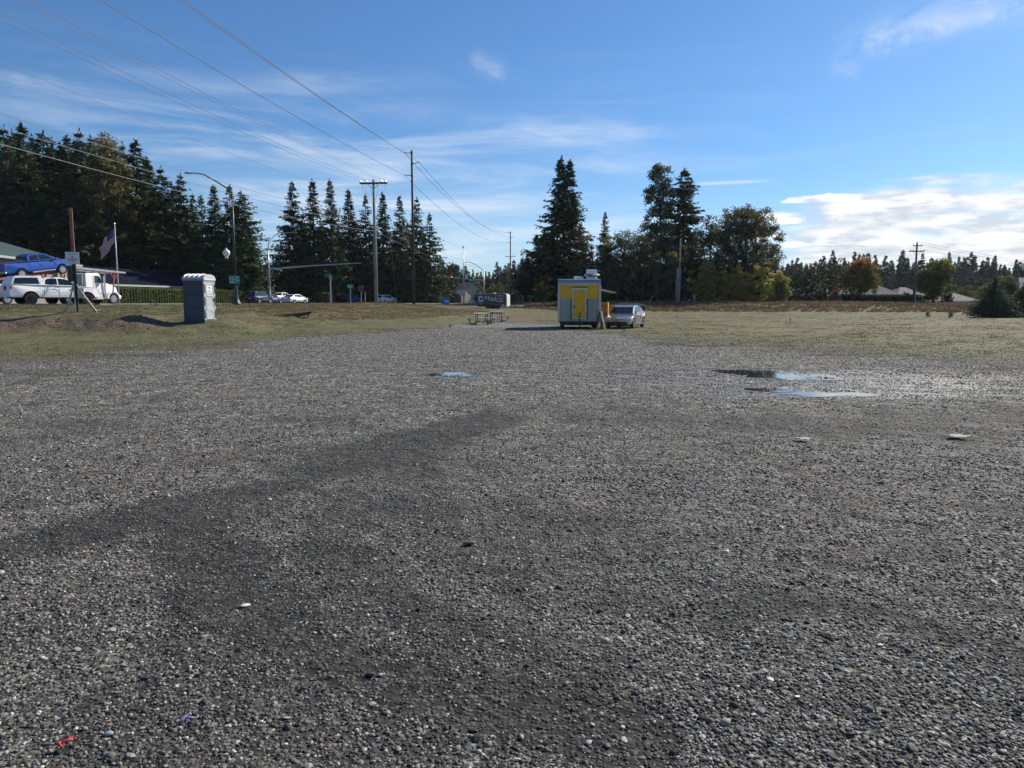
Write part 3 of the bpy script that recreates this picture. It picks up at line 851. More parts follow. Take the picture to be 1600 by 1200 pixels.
def blob_crown(seed, comps, nleaf, leaf, col, col2=None, top2=.0, gaps=.35, clump=.9, mat_=None, rag=.12):
    """comps: list of (x,y,z,rx,ry,rz). Leaves lie in clumps near the surface of the lobes"""
    r_ = np.random.default_rng(seed); C = []
    vol = np.array([c[3] * c[4] + c[4] * c[5] + c[3] * c[5] for c in comps], float); vol /= vol.sum()
    nper = 70; K = max(6, int(nleaf / nper)); zmin = min(c[2] - c[5] for c in comps); zmax = max(c[2] + c[5] for c in comps)
    Cs, Ts = [], []
    ks = r_.choice(len(comps), K, p=vol)
    for i in ks:
        x, y, z, rx, ry, rz = comps[i]
        d = norm(r_.normal(0, 1, (1, 3)))[0]; q = r_.uniform(.25, 1.0) ** .45 * (1 + r_.normal(0, rag))
        c = np.array([x + rx * d[0] * q, y + ry * d[1] * q, z + rz * d[2] * q])
        cr_ = clump * r_.uniform(.55, 1.2); n = int(nper * r_.uniform(.5, 1.4))
        p = c + norm(r_.normal(0, 1, (n, 3))) * (r_.random((n, 1)) ** .5) * cr_ * np.array([1, 1, .7])
        base = np.array(col) * r_.uniform(.72, 1.3)
        if col2 is not None:
            w = np.clip(((c[2] - zmin) / (zmax - zmin) - (1 - top2)) / .35 + r_.normal(0, .28), 0, 1)
            base = base * (1 - w) + np.array(col2) * r_.uniform(.8, 1.2) * w
        Cs.append(p); Ts.append(base[None] * r_.uniform(.75, 1.3, (n, 1)))
    C, T = np.concatenate(Cs), np.concatenate(Ts)
    keep = C[:, 2] > zmin * .98
    C, T = C[keep], T[keep]; n = len(C)
    D = norm(r_.normal(0, 1, (n, 3)) + np.array([0, 0, -.25]))
    L = leaf * r_.uniform(.7, 1.35, n)
    return leaves('crown', C, D, L, L * .62, T, mat_ or BROAD, r_.uniform(-1.5, 1.5, n))


def limbs_mesh(seed, H, r, comps, n=10):
    r_ = random.Random(seed); mb = MB()
    hb = H * .32
    mb.tube([(0, 0, -.3), (0, 0, hb * .5), (.05, 0, hb), (0, .05, H * .8)], [r * 1.2, r, r * .85, r * .15], 9)
    for k in range(n):
        c = r_.choice(comps); d = Vector((r_.gauss(0, 1), r_.gauss(0, 1), r_.uniform(-.1, 1))).normalized()
        tip = Vector((c[0] + d.x * c[3] * .8, c[1] + d.y * c[4] * .8, c[2] + d.z * c[5] * .8))
        b = Vector((0, 0, r_.uniform(.55, 1.5) * hb)); mid = b.lerp(tip, .5) + Vector((0, 0, .25))
        mb.tube([b, mid, tip], [r * .42, r * .22, r * .05], 5)
    me = bpy.data.meshes.new('trunk'); me.from_pydata(mb.v, [], mb.f); me.materials.append(BARK)
    me.polygons.foreach_set('use_smooth', [True] * len(me.polygons))
    return me


def broad(name, px, Y, top, wpx, label, col, col2=None, top2=0., nleaf=9000, leaf=.32, lobes=7, seed=0, group=None, cat='tree', hb=.12, shape='round', base=None, clump=None, rag=.12, bot=None):
    x = ux(px, Y); z = gz(x, Y) if base is None else base
    H = P(px, top, Y).z - z; W = wpx / FPX * Y / 2
    r_ = random.Random(seed); comps = []
    if shape == 'round':
        comps.append((0, 0, H * (.5 + hb / 2), W * .72, W * .72, H * (.5 - hb / 2) * .86))
        for k in range(lobes):
            a = math.tau * k / lobes + r_.uniform(-.3, .3); hh = r_.uniform(.12 if hb < .08 else .30, .80)
            rr_ = W * (.50 if hh < .65 else .32)
            comps.append((math.cos(a) * rr_, math.sin(a) * rr_, H * (hb + (1 - hb) * hh), W * .46, W * .46, H * .17))
        comps.append((r_.uniform(-.1, .1) * W, 0, H * .86, W * .42, W * .42, H * .13))
    elif shape == 'dome':
        comps.append((0, 0, H * .47, W * .80, W * .80, H * .44))
        for k in range(lobes):
            a = math.tau * k / lobes + r_.uniform(-.2, .2); hh = [.22, .42, .62, .80][k % 4]; rr_ = W * [.58, .60, .50, .26][k % 4]
            comps.append((math.cos(a) * rr_, math.sin(a) * rr_, H * hh, W * .38, W * .38, H * .16))
    elif shape == 'column':
        for k in range(7):
            t = k / 6; w = W * (math.sin(math.pi * (.20 + .66 * t)) ** .6)
            comps.append((r_.uniform(-.12, .12) * W, 0, H * (hb + (1 - hb) * (t * .86 + .07)), w, w, H * .12))
    elif shape == 'bush':
        for k in range(lobes):
            a = r_.uniform(0, math.tau); q = r_.uniform(0, .62)
            hh = r_.uniform(.35, 1) * (1 - q * .35)
            comps.append((math.cos(a) * W * q, math.sin(a) * W * q * .7, H * hh * .5, W * .40, W * .40, H * hh * .5))
        comps.append((0, 0, H * .48, W * .55, W * .5, H * .5))
    e = empty(name, (x, Y, z), 0, label, cat, group)
    cr = blob_crown(seed + 500, comps, nleaf, leaf, col, col2, top2, clump=clump or min(1.3, max(.35, W * .20)), rag=rag)
    o = bpy.data.objects.new('crown', cr); COL.objects.link(o); o.parent = e
    o = bpy.data.objects.new('trunk' if shape != 'bush' else 'stem', limbs_mesh(seed, H, max(.05, min(.4, W * .07)), comps)); COL.objects.link(o); o.parent = e
    return e


DK = (.040, .052, .022); OL = (.085, .095, .028); YE = (.33, .26, .05); ORG = (.30, .12, .035); DG = (.026, .036, .018)
broad('broadleaf_tree', 26, 131, 190, 62, 'bare topped grey green tree at the top left corner of the wood', (.06, .07, .03), (.10, .10, .05), .5, 5000, .3, 6, 11, hb=.35)
broad('yellowing_tree', 190, 132, 206, 92, 'tall tree turning yellow olive at the top, rising out of the dark wood', (.060, .068, .024), (.16, .14, .045), .75, 22000, .34, 9, 12, hb=.10)
broad('poplar_tree', 1027, 130, 262, 54, 'narrow upright poplar left of the tall dark conifer', (.060, .085, .032), None, 0, 26000, .30, 7, 13, shape='column', hb=-.02, clump=1.0, rag=.05)
broad('maple_tree', 1158, 130, 316, 138, 'large rounded maple with olive brown leaves right of the tall dark conifer', (.062, .070, .024), (.135, .105, .035), .40, 52000, .27, 16, 14, shape='dome', rag=.04, clump=1.0)
broad('broadleaf_tree', 1104, 140, 338, 100, 'dark tree filling the gap between the conifer and the maple', DK, None, 0, 17000, .32, 9, 15, hb=0)
broad('broadleaf_tree', 972, 134, 358, 110, 'loose leafed tree between the two tall conifers', (.050, .062, .028), OL, .4, 18000, .28, 9, 16, hb=.0, rag=.15)
broad('broadleaf_tree', 1002, 138, 348, 84, 'green tree at the foot of the poplar', DK, OL, .3, 15000, .3, 8, 17, hb=.0)
broad('shrub', 825, 128, 392, 60, 'dark thicket tree at the left end of the middle group', DG, DK, .3, 7000, .28, 7, 18, hb=0)
broad('shrub', 845, 134, 372, 80, 'tall dark shrub tree under the left branches of the forked conifer', DG, DK, .3, 8000, .3, 7, 34, hb=0)
broad('broadleaf_tree', 912, 128, 362, 46, 'small tree with rusty leaves against the forked conifer', DK, (.19, .10, .04), .35, 5000, .25, 6, 19, hb=.0)
broad('broadleaf_tree', 948, 130, 362, 44, 'small tree with yellow green leaves right of the rusty one', DK, YE, .35, 5000, .25, 6, 20, hb=.0)
for i, (px, Y, top, w, lb) in enumerate(((890, 126, 425, 90, 'dark understorey bush right behind the food trailer'), (955, 126, 418, 90, 'dark understorey bush behind the silver car'), (1010, 127, 412, 90, 'dark understorey bush left of the cut pole'), (1050, 128, 405, 80, 'dark understorey bush behind the cut pole'), (1100, 132, 390, 90, 'dark bush behind the left yellowing shrubs'), (1160, 134, 385, 100, 'dark bush behind the right yellowing shrubs'))):
    broad('understorey_bush', px, Y, top, w, lb, DG, DK, .4, 6500, .28, 9, 60 + i, 'dark bushes under the middle trees', 'bush', shape='bush')
broad('broadleaf_tree', 1052, 125, 366, 44, 'thin tree with light green leaves behind the cut pole', (.085, .095, .03), YE, .5, 1500, .25, 6, 21, hb=.25, rag=.25)
broad('broadleaf_tree', 1022, 125, 388, 34, 'low light green sapling left of the cut pole', (.085, .095, .03), YE, .4, 900, .22, 6, 22, hb=.25, rag=.25)
for i, (px, Y, top, w, c, c2, lb) in enumerate((
        (1095, 124, 400, 78, (.24, .26, .055), YE, 'green shrub with yellow tips right of the cut pole'),
        (1140, 123, 402, 74, (.28, .25, .055), (.65, .40, .07), 'shrub with orange yellow tips, middle of the three by the maple'),
        (1180, 124, 405, 74, (.29, .29, .06), (.60, .48, .09), 'broad yellow green shrub under the maple'),
        (1214, 123, 415, 46, (.22, .24, .06), (.42, .36, .08), 'light green shrub at the right end of the middle group'))):
    broad('yellowing_shrub', px, Y, top, w, lb, c, c2, .45, 9000, .23, 9, 80 + i, 'yellowing shrubs at the foot of the maple', 'shrub', shape='bush', clump=.55)
broad('orange_shrub', 853, 123, 432, 46, 'round bush with orange top left of the food trailer', (.085, .115, .03), (.48, .18, .04), .45, 6500, .20, 7, 30, cat='shrub', shape='bush', clump=.5)
# right hand garden trees
broad('autumn_maple', 1337, 131, 402, 60, 'round tree turning orange and red on its top left', (.15, .145, .035), (.42, .19, .045), .40, 17000, .26, 8, 40, hb=.06)
broad('green_maple', 1450, 121, 401, 58, 'tall oval yellow green tree right of the crossarm pole', (.105, .125, .030), (.30, .25, .055), .40, 19000, .26, 12, 41, hb=.0)
broad('red_shrub', 1297, 138, 447, 20, 'small bright red shrub by the garden lamp', (.42, .035, .04), None, 0, 3000, .18, 5, 42, cat='shrub', shape='bush', clump=.4)
broad('yellow_shrub', 1278, 140, 455, 26, 'small golden shrub left of the red one', (.24, .19, .05), None, 0, 2500, .18, 5, 43, cat='shrub', shape='bush', clump=.4)
broad('purple_shrub', 1473, 119.5, 457, 22, 'dark purple shrub at the foot of the yellow green tree', (.055, .018, .025), None, 0, 2500, .18, 5, 44, cat='shrub', shape='bush', clump=.4)
broad('garden_tree', 1556, 118, 431, 62, 'domed green tree behind the nearest young conifers', (.060, .085, .026), (.24, .22, .06), .25, 12000, .24, 8, 45, hb=.0)
broad('garden_shrub', 1500, 140, 445, 54, 'light green shrub behind the grey roof, left one', (.11, .13, .04), None, 0, 5000, .2, 7, 46, cat='shrub', shape='bush', clump=.5)
broad('garden_shrub', 1530, 136, 440, 50, 'light green shrub left of the domed tree', (.12, .14, .045), None, 0, 5000, .2, 7, 47, cat='shrub', shape='bush', clump=.5)
broad('garden_tree', 1598, 122, 425, 30, 'green tree cut by the right edge of the photo', (.10, .12, .04), None, 0, 3500, .22, 6, 48)
broad('garden_shrub', 1408, 134, 450, 16, 'small round dark bush on the hedge before the grey roof', DK, None, 0, 1800, .2, 5, 49, cat='shrub', shape='bush', clump=.4)
broad('grey_shrub', 1598, 90, 443, 36, 'silvery green tree behind the rightmost young conifer', (.11, .125, .085), None, 0, 5000, .15, 7, 50, cat='shrub', shape='round', clump=.5, hb=.05)
YC = [(trunk_mesh(4., .09, 7), conifer_crown(201, 4.2, 1.85, .02, 46, 11, .14, .34, 1., .72, .2, (.050, .075, .034))),
      (trunk_mesh(4., .09, 7), conifer_crown(202, 4.2, 2.0, .02, 46, 11, .14, .34, 1., .66, .22, (.050, .075, .034)))]
def young(px, Y, top, k, w, lb):
    return tree('young_conifer', px, Y, top, YC, k, lb, 'tree', 'young conifers at the right edge of the field', w, 4.2)
young(1545, 76, 440, 0, 1.4, 'young spruce at the right edge, the left one of three, on dry grass')
young(1592, 78, 448, 1, 1.55, 'young spruce at the right edge of the photo, in front of the silvery tree')
young(1570, 80, 468, 1, 1.5, 'lowest young spruce, between the two taller ones')
# far rows of conifers
FARL = 'distant conifer in the long dark treeline beyond the houses on the right'
px = 1222.
while px < 1640:
    t = np.interp(px, [1222, 1250, 1262, 1280, 1300, 1325, 1350, 1380, 1400, 1440, 1470, 1500, 1540, 1600, 1650], [400, 406, 420, 390, 400, 398, 400, 402, 393, 403, 396, 398, 404, 410, 412])
    tree('distant_conifer', px + rnd.uniform(-2, 2), rnd.uniform(285, 330), t + rnd.choice([-5, -2, 0, 4, 8, 12]), FARC, rnd.randrange(5), FARL, 'tree', 'distant conifers beyond the houses', rnd.uniform(.8, 1.15), base=1.4)
    px += rnd.uniform(5.5, 8.5)
px = 1215.
while px < 1640:
    tree('distant_conifer', px + rnd.uniform(-2, 2), rnd.uniform(340, 370), 416 + rnd.choice([-4, 0, 4, 8]), FARC, rnd.randrange(5), FARL, 'tree', 'distant conifers beyond the houses', 1.5, base=1.4)
    px += 9.
px = 688.
FARM = 'distant conifer seen in the gap beyond the traffic signals'
while px < 832:
    t = np.interp(px, [688, 700, 712, 725, 736, 745, 757, 765, 778, 792, 810, 832], [412, 415, 430, 409, 418, 425, 411, 428, 407, 415, 405, 408])
    tree('distant_conifer', px, rnd.uniform(290, 340), t + rnd.choice([-3, 0, 3, 7]), FARC, rnd.randrange(5), FARM, 'tree', 'distant conifers in the middle gap', rnd.uniform(.75, 1.1), base=1.4)
    px += rnd.uniform(5, 8)
px = 690.
while px < 840:
    tree('distant_conifer', px, 360, 432, FARC, rnd.randrange(5), FARM, 'tree', 'distant conifers in the middle gap', 1.6, base=1.4); px += 8
broad('roadside_tree', 686, 235, 428, 60, 'grey green tree beside the house by the traffic signals', (.052, .060, .036), None, 0, 7000, .4, 8, 51, hb=.0)
broad('roadside_tree', 700, 240, 424, 40, 'dark tree under the last conifer of the row', (.042, .052, .03), None, 0, 4500, .4, 7, 55, hb=.0)
broad('roadside_tree', 746, 225, 424, 28, 'yellow green tree right of the signal pole', (.16, .15, .035), (.19, .17, .04), .4, 4000, .36, 7, 52, hb=.0)
broad('roadside_shrub', 738, 215, 448, 40, 'dark green shrub below the green street sign', (.040, .052, .022), None, 0, 4000, .34, 7, 53, shape='bush')
broad('roadside_shrub', 775, 205, 439, 52, 'olive bushes behind the black trailer', (.085, .085, .03), (.13, .12, .04), .4, 6500, .30, 9, 54, shape='bush')
broad('roadside_shrub', 748, 190, 455, 26, 'pale rounded shrub left of the black trailer', (.13, .13, .06), None, 0, 2500, .25, 7, 56, shape='bush')
broad('roadside_shrub', 800, 190, 447, 30, 'dark shrub beside the small distant pole', DK, OL, .3, 3500, .3, 7, 57, shape='bush')
broad('feathery_shrub', 576, 172, 430, 34, 'tan feathery shrub standing behind the hedge beside the grey pole', (.17, .13, .06), (.26, .19, .10), .5, 3500, .3, 7, 58, shape='bush')
broad('feathery_shrub', 601, 172, 446, 18, 'small yellow shrub right of the grey crossarm pole', (.20, .18, .05), None, 0, 1500, .28, 5, 59, shape='bush')

# ---- hedges
def hedge(pts, H, D_, label, spacing=.62, col=(.135, .165, .030), dens=200, name='hedge', group=None, leaf=.16, core=1.):
    """a clipped row of upright shrubs between points"""
    r_ = np.random.default_rng(int(abs(pts[0][0]) * 10) + 3); C, D, T = [], [], []
    mb = MB(); e = empty(name, (pts[0][0], pts[0][1], 1.42), 0, label, 'hedge', group); ox, oy = pts[0]
    for a, b in zip(pts[:-1], pts[1:]):
        a, b = np.array(a, float), np.array(b, float); L = np.linalg.norm(b - a); d = (b - a) / L; nn = np.array([-d[1], d[0]])
        k = int(L / spacing)
        for i in range(k):
            c = a + d * (i + .5) * spacing; h = H * r_.uniform(.96, 1.02); rx, ry = spacing * .52, D_ / 2
            n = int(dens * r_.uniform(.85, 1.15)); t = r_.uniform(0, 2 * math.pi, n); z = r_.uniform(0, 1, n)
            tp = r_.random(n) < .18; rad = np.where(tp, r_.random(n) ** .5, 1.) * r_.uniform(.88, 1.08, n)
            z = np.where(tp, 1, z); taper = 1 - .18 * z ** 3
            x = np.cos(t) * rx * rad * taper; y = np.sin(t) * ry * rad * taper
            p = c[None] + x[:, None] * d[None] + y[:, None] * nn[None]
            C.append(np.stack([p[:, 0] - ox, p[:, 1] - oy, z * h + r_.normal(0, .03, n)], 1))
            o = np.cos(t)[:, None] * d[None] + np.sin(t)[:, None] * nn[None]
            D.append(np.concatenate([o * .5, np.full((n, 1), .9)], 1) + r_.normal(0, .3, (n, 3)))
            T.append(np.array(col)[None] * r_.uniform(.75, 1.25) * r_.uniform(.7, 1.35, (n, 1)))
            cx, cy = c[0] - ox, c[1] - oy
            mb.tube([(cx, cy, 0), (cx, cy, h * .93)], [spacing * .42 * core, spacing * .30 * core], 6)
    C, D, T = np.concatenate(C), np.concatenate(D), np.concatenate(T); n = len(C)
    me = leaves('foliage', C, D, leaf * r_.uniform(.8, 1.5, n), leaf * .5, T, leafmat('hedge foliage', .38, .1), r_.uniform(-1.2, 1.2, n))
    o = bpy.data.objects.new('foliage', me); COL.objects.link(o); o.parent = e; o['kind'] = 'stuff'
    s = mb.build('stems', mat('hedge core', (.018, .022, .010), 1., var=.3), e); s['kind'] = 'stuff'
    return e
hedge([(ux(150, 90), 90), (ux(165, 94), 94), (ux(300, 113), 113), (ux(444, 143), 143)], 2.15, 1.1, 'long clipped green hedge behind the portable toilet and the hauler')
hedge([(ux(497, 142), 142), (ux(515, 141), 141), (ux(522, 150), 150), (ux(600, 182), 182)], 2.05, 1.3, 'clipped hedge behind the green street signs, starting with a square end')
hedge([(ux(600, 182), 182), (ux(682, 245), 245)], 2.05, 1.3, 'farther clipped hedge passing behind the two utility poles', dens=110, leaf=.22)
hedge([(ux(1308, 127), 127), (ux(1432, 127), 127)], 1.45, 1.3, 'dark clipped hedge in front of the grey roofs on the right', col=(.022, .028, .016), dens=260, spacing=.5, core=2.2)

# ---- undergrowth that reads as one dark mass behind the trees
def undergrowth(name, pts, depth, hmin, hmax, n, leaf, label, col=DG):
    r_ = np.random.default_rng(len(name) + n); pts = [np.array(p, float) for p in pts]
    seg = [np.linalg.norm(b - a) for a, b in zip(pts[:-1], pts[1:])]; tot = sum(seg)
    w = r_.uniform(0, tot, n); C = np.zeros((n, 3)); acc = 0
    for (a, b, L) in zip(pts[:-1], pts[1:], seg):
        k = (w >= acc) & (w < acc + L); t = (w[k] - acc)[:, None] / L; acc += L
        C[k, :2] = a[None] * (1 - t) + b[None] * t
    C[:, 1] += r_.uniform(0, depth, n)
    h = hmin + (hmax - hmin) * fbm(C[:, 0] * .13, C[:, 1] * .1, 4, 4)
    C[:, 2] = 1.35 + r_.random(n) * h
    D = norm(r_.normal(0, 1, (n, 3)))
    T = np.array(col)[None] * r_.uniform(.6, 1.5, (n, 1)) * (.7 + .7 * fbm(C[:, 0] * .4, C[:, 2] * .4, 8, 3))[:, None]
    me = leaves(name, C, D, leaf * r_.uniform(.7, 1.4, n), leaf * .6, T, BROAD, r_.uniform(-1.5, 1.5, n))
    o = bpy.data.objects.new(name, me); COL.objects.link(o); tag(o, label, kind='stuff')
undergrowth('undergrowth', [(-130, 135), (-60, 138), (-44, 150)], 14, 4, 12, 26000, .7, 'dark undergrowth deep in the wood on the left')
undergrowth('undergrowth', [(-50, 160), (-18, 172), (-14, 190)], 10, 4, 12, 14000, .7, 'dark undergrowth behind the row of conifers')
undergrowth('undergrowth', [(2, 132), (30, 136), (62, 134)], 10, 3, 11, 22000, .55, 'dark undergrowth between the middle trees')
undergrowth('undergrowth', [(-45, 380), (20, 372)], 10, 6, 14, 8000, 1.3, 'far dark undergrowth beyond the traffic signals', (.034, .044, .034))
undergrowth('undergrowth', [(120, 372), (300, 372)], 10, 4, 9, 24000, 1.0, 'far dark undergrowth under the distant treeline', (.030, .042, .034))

# ================================================================== vehicles
GLASS = mat('car glass', (.012, .016, .02), .04, var=.0, spec=.7)
TYRE = mat('tyre rubber', (.018, .018, .019), .85, var=.2)
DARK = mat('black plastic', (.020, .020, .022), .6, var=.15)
CHROME = mat('bright metal', (.72, .73, .75), .22, 1., var=.04)
ALLOY = mat('alloy wheel', (.55, .56, .58), .32, .8, var=.05)
BLKRIM = mat('black wheel', (.025, .025, .028), .4, .3)
REDL = mat('red lamp', (.45, .012, .012), .2, var=.05)
HEADL = mat('headlamp lens', (.75, .76, .78), .1, var=.05)
WHITE = mat('white paint', (.88, .85, .80), .32, var=.03, coat=.4)
BLUEP = mat('bright blue car paint', (.010, .070, .34), .28, .25, var=.05, coat=.8)
NAVY = mat('navy car paint', (.010, .014, .060), .28, .3, var=.05, coat=.8)
SILV = mat('silver car paint', (.27, .265, .26), .30, .55, var=.04, coat=.7)
GREYB = mat('grey blue car paint', (.30, .33, .40), .30, .4, var=.04, coat=.7)
AMBER_REFL = mat('painted amber reflection', (.65, .22, .02), .25)  # plate colour that stands in for the yellow trailer's reflection
PLATE = mat('number plate', (.70, .70, .68), .5)


def wheel(parent, x, y, r, w, rim, spokes=5):
    s = 1 if y > 0 else -1
    M_ = Matrix.Translation((x, y, r)) @ Matrix.Rotation(math.pi / 2, 4, 'X')
    t = MB().lathe([(r * .60, -w / 2), (r * .93, -w / 2), (r, -w * .32), (r, w * .32), (r * .93, w / 2), (r * .60, w / 2), (r * .60, -w / 2)], 22, M_).build('wheel', TYRE, parent, smooth=False)
    mb = MB()
    zo = -w / 2 * s
    mb.lathe([(r * .62, zo * .9), (r * .62, zo * 1.02), (r * .54, zo * 1.02), (r * .52, zo * .45)], 22, M_)
    for k in range(spokes):
        a = math.tau * k / spokes
        A = M_ @ Vector((0, 0, zo * .95)); B = M_ @ Vector((math.cos(a) * r * .56, math.sin(a) * r * .56, zo * .93))
        mb.bar(A, B, r * .16, r * .08)
    mb.lathe([(r * .13, zo * 1.05), (r * .13, zo * .5)], 10, M_)
    mb.build('rim', rim, t)
    MB().lathe([(r * .55, zo * .35), (.001, zo * .36)], 18, M_).build('brake_disc', DARK, t)
    return t


def car(label, cat, px, Y, head, L, W, zs, top, cab, wf, wr, r, paint, side_w, z=None, zb=None, roofw=.72, rim=ALLOY, group=None, name=None, pitch=0., detail=1, screens=None, xy=None, extra=None, wheel_w=.24, arch=1.22, lamp=None):
    """top: outline of the lower body from tail to nose; cab: outline of the cabin from tail to nose"""
    x, y_ = (ux(px, Y), Y) if xy is None else xy
    z = 1.462 if z is None else z
    e = empty(name or 'parked_car', (x, y_, z), math.pi / 2 - R(head), label, cat, group)
    if pitch: e.rotation_euler = (0, -R(pitch), math.pi / 2 - R(head))
    hw = W / 2; ra = r * arch
    poly = [(-L / 2 + .06, zs)] + top + [(L / 2 - .06, zs)]
    for xc in (wf, wr):
        dz = max(0, zs - r); a0 = math.asin(min(1, dz / ra)) if ra > dz else 0
        for k in range(9):
            a = a0 + (math.pi - 2 * a0) * k / 8
            poly.append((xc + math.cos(a) * ra, max(zs, r + math.sin(a) * ra)))
    zt = max(p[1] for p in top)
    def fy(x_, z_):
        t = max(0, (abs(x_) - L * .36) / (L * .14)); k = 1 - .13 * t * t
        k *= 1 - .06 * max(0, (z_ - zt * .72) / (zt * .28)) - .05 * max(0, (zt * .45 - z_) / (zt * .45))
        return k
    MB().prism(poly, -hw, hw, fy).build('body', paint, e, bevel=.035)
    MB().box(-L / 2 + .25, L / 2 - .25, -hw * .72, hw * .72, zs - .08, zt * .62).build('underbody', DARK, e)
    z0 = min(p[1] for p in cab); z1 = max(p[1] for p in cab)
    def cy(z_): return hw * (.925 + (roofw - .925) * max(0, min(1, (z_ - z0) / (z1 - z0))))
    MB().prism([(a, b) for a, b in cab], -1, 1, lambda a, b: cy(b)).build('cabin', paint, e, bevel=.03)
    for poly2 in side_w:
        for s in (-1, 1):
            n = len(poly2); vs = [(a, s * (cy(b) + .002), b) for a, b in poly2] + [(a, s * (cy(b) + .014), b) for a, b in poly2]
            MB().add(vs, [tuple(range(n)), tuple(range(n, 2 * n))] + [(i, (i + 1) % n, n + (i + 1) % n, n + i) for i in range(n)]).build('window', GLASS, e)
    for (a, b, nm) in (screens or []):
        a, b = Vector((a[0], 0, a[1])), Vector((b[0], 0, b[1])); d = (b - a); nn = Vector((-d.z, 0, d.x)).normalized()
        if nn.z < 0: nn = -nn
        a2, b2 = a + d * .07, b - d * .07; o = nn * .012
        vs = []
        for off in (nn * .002, o):
            for p in (a2, b2):
                for s in (-1, 1): vs.append((p.x + off.x, s * (cy(p.z) - .07), p.z + off.z))
        MB().add(vs, [(0, 1, 3, 2), (4, 5, 7, 6), (0, 1, 5, 4), (2, 3, 7, 6), (0, 2, 6, 4), (1, 3, 7, 5)]).build(nm, GLASS, e)
    for xc in (wf, wr):
        for s in (-1, 1): wheel(e, xc, s * (hw - wheel_w * .45), r, wheel_w, rim)
    bz = top[1][1] if len(top) > 1 else .6
    for s in (-1, 1):
        zl = lamp or (zt * .80)
        xr = -L / 2 + .02
        MB().box(xr - .01, xr + .13, s * hw * .60 if s > 0 else -hw * .86, s * hw * .86 if s > 0 else -hw * .60, zl - .18, zl + .06).build('tail_light', REDL, e, bevel=.01)
        xn = L / 2 - .06
        MB().box(xn - .22, xn + .035, s * hw * .52 if s > 0 else -hw * .84, s * hw * .84 if s > 0 else -hw * .52, zl - .17, zl - .02).build('headlight', HEADL, e, bevel=.012)
        if detail:
            fm = cab[-1][0]
            MB().box(fm - .28, fm - .12, s * hw * .99 if s > 0 else -hw * 1.12, s * hw * 1.12 if s > 0 else -hw * .99, z0 + .03, z0 + .18).build('mirror', paint if detail == 1 else DARK, e, bevel=.02)
    MB().box(-L / 2 - .012, -L / 2 + .03, -.17, .17, bz - .10, bz + .05).build('licence_plate', PLATE, e)
    return e


SEDT = [(-2.22, .40), (-2.27, .66), (-2.22, .95), (-2.05, 1.02), (-1.5, 1.03), (1.0, .93), (1.75, .82), (2.08, .69), (2.23, .54), (2.24, .34)]
SEDC = [(-1.75, 1.0), (-1.15, 1.32), (-.55, 1.43), (.15, 1.43), (.55, 1.34), (1.34, .90)]
SEDW = [[(-1.25, 1.04), (-.95, 1.31), (-.60, 1.37), (-.42, 1.37), (-.42, 1.02)], [(-.36, 1.02), (-.36, 1.37), (.12, 1.37), (.48, 1.28), (.98, 1.00)]]
SEDS = [((1.25, .96), (.58, 1.35), 'windshield'), ((-1.72, 1.03), (-1.13, 1.33), 'rear_window')]
# the silver sedan by the food trailer
cz = gz(ux(976, 47.5), 47.5)
sd = car('silver four door sedan parked nose first beside the yellow food trailer', 'car', 976, 47.6, 203, 4.50, 1.76, .24, SEDT, SEDC, 1.36, -1.32, .315, SILV, SEDW, z=cz, name='parked_car', screens=SEDS, wheel_w=.21, lamp=.74)
MB().box(2.235, 2.262, -.52, .52, .62, .70).build('grille', CHROME, sd, bevel=.01)
MB().box(2.22, 2.262, -.60, .60, .30, .42).build('air_intake', DARK, sd)
MB().box(2.255, 2.275, -.16, .16, .44, .56).build('licence_plate', AMBER_REFL, sd)['label'] = 'front licence plate painted amber as a reflection of the yellow trailer'
MB().box(2.15, 2.245, -.86, .86, .43, .55).build('bumper_strip', mat('silver bumper', (.46, .42, .34), .35, .4), sd, bevel=.01)
for s in (-1, 1):
    for xd in (-.38, .95, -1.28):
        MB().box(xd - .006, xd + .006, s * .868 if s > 0 else -.884, s * .884 if s > 0 else -.868, .34, .98).build('door_seam', DARK, sd)
    for xd in (-.55, .40):
        MB().box(xd - .10, xd + .08, s * .875 if s > 0 else -.90, s * .90 if s > 0 else -.875, .80, .83).build('door_handle', SILV, sd)
    MB().box(-1.0, 1.0, s * .84 if s > 0 else -.90, s * .90 if s > 0 else -.84, .24, .31).build('sill_trim', CHROME, sd)
MB().box(.2, .5, .25, .55, .85, 1.0).build('seat', mat('light trim', (.6, .55, .4), .8), sd)

PUT = [(-2.95, .55), (-3.0, .80), (-2.96, 1.38), (-2.9, 1.42), (-.95, 1.42), (1.35, 1.36), (2.55, 1.26), (2.85, 1.16), (2.95, .95), (2.95, .62)]
PUC = [(-.98, 1.38), (-.90, 1.75), (-.78, 1.90), (-.3, 1.96), (.35, 1.95), (.75, 1.86), (1.62, 1.32)]
PUW = [[(-.78, 1.44), (-.72, 1.74), (-.60, 1.84), (.0, 1.87), (.0, 1.42)], [(.10, 1.42), (.10, 1.87), (.55, 1.84), (.78, 1.74), (1.30, 1.40)]]
PUS = [((1.60, 1.34), (.78, 1.85), 'windshield'), ((-.97, 1.44), (-.88, 1.80), 'rear_window')]
wt = car('white four door pickup truck with a canopy over its bed, on the road', 'pickup truck', 92, 54, 38, 5.95, 2.03, .52, PUT, PUC, 1.95, -1.75, .41, WHITE, PUW, name='pickup_truck', screens=PUS, rim=BLKRIM, detail=2, lamp=1.24, arch=1.28, wheel_w=.29)
CN = [(-2.93, 1.42), (-2.72, 1.88), (-2.55, 2.0), (-.95, 2.03), (-.93, 1.42)]
MB().prism(CN, -1, 1, lambda a, b: .90 - (b - 1.42) * .22).build('canopy', WHITE, wt, bevel=.03)
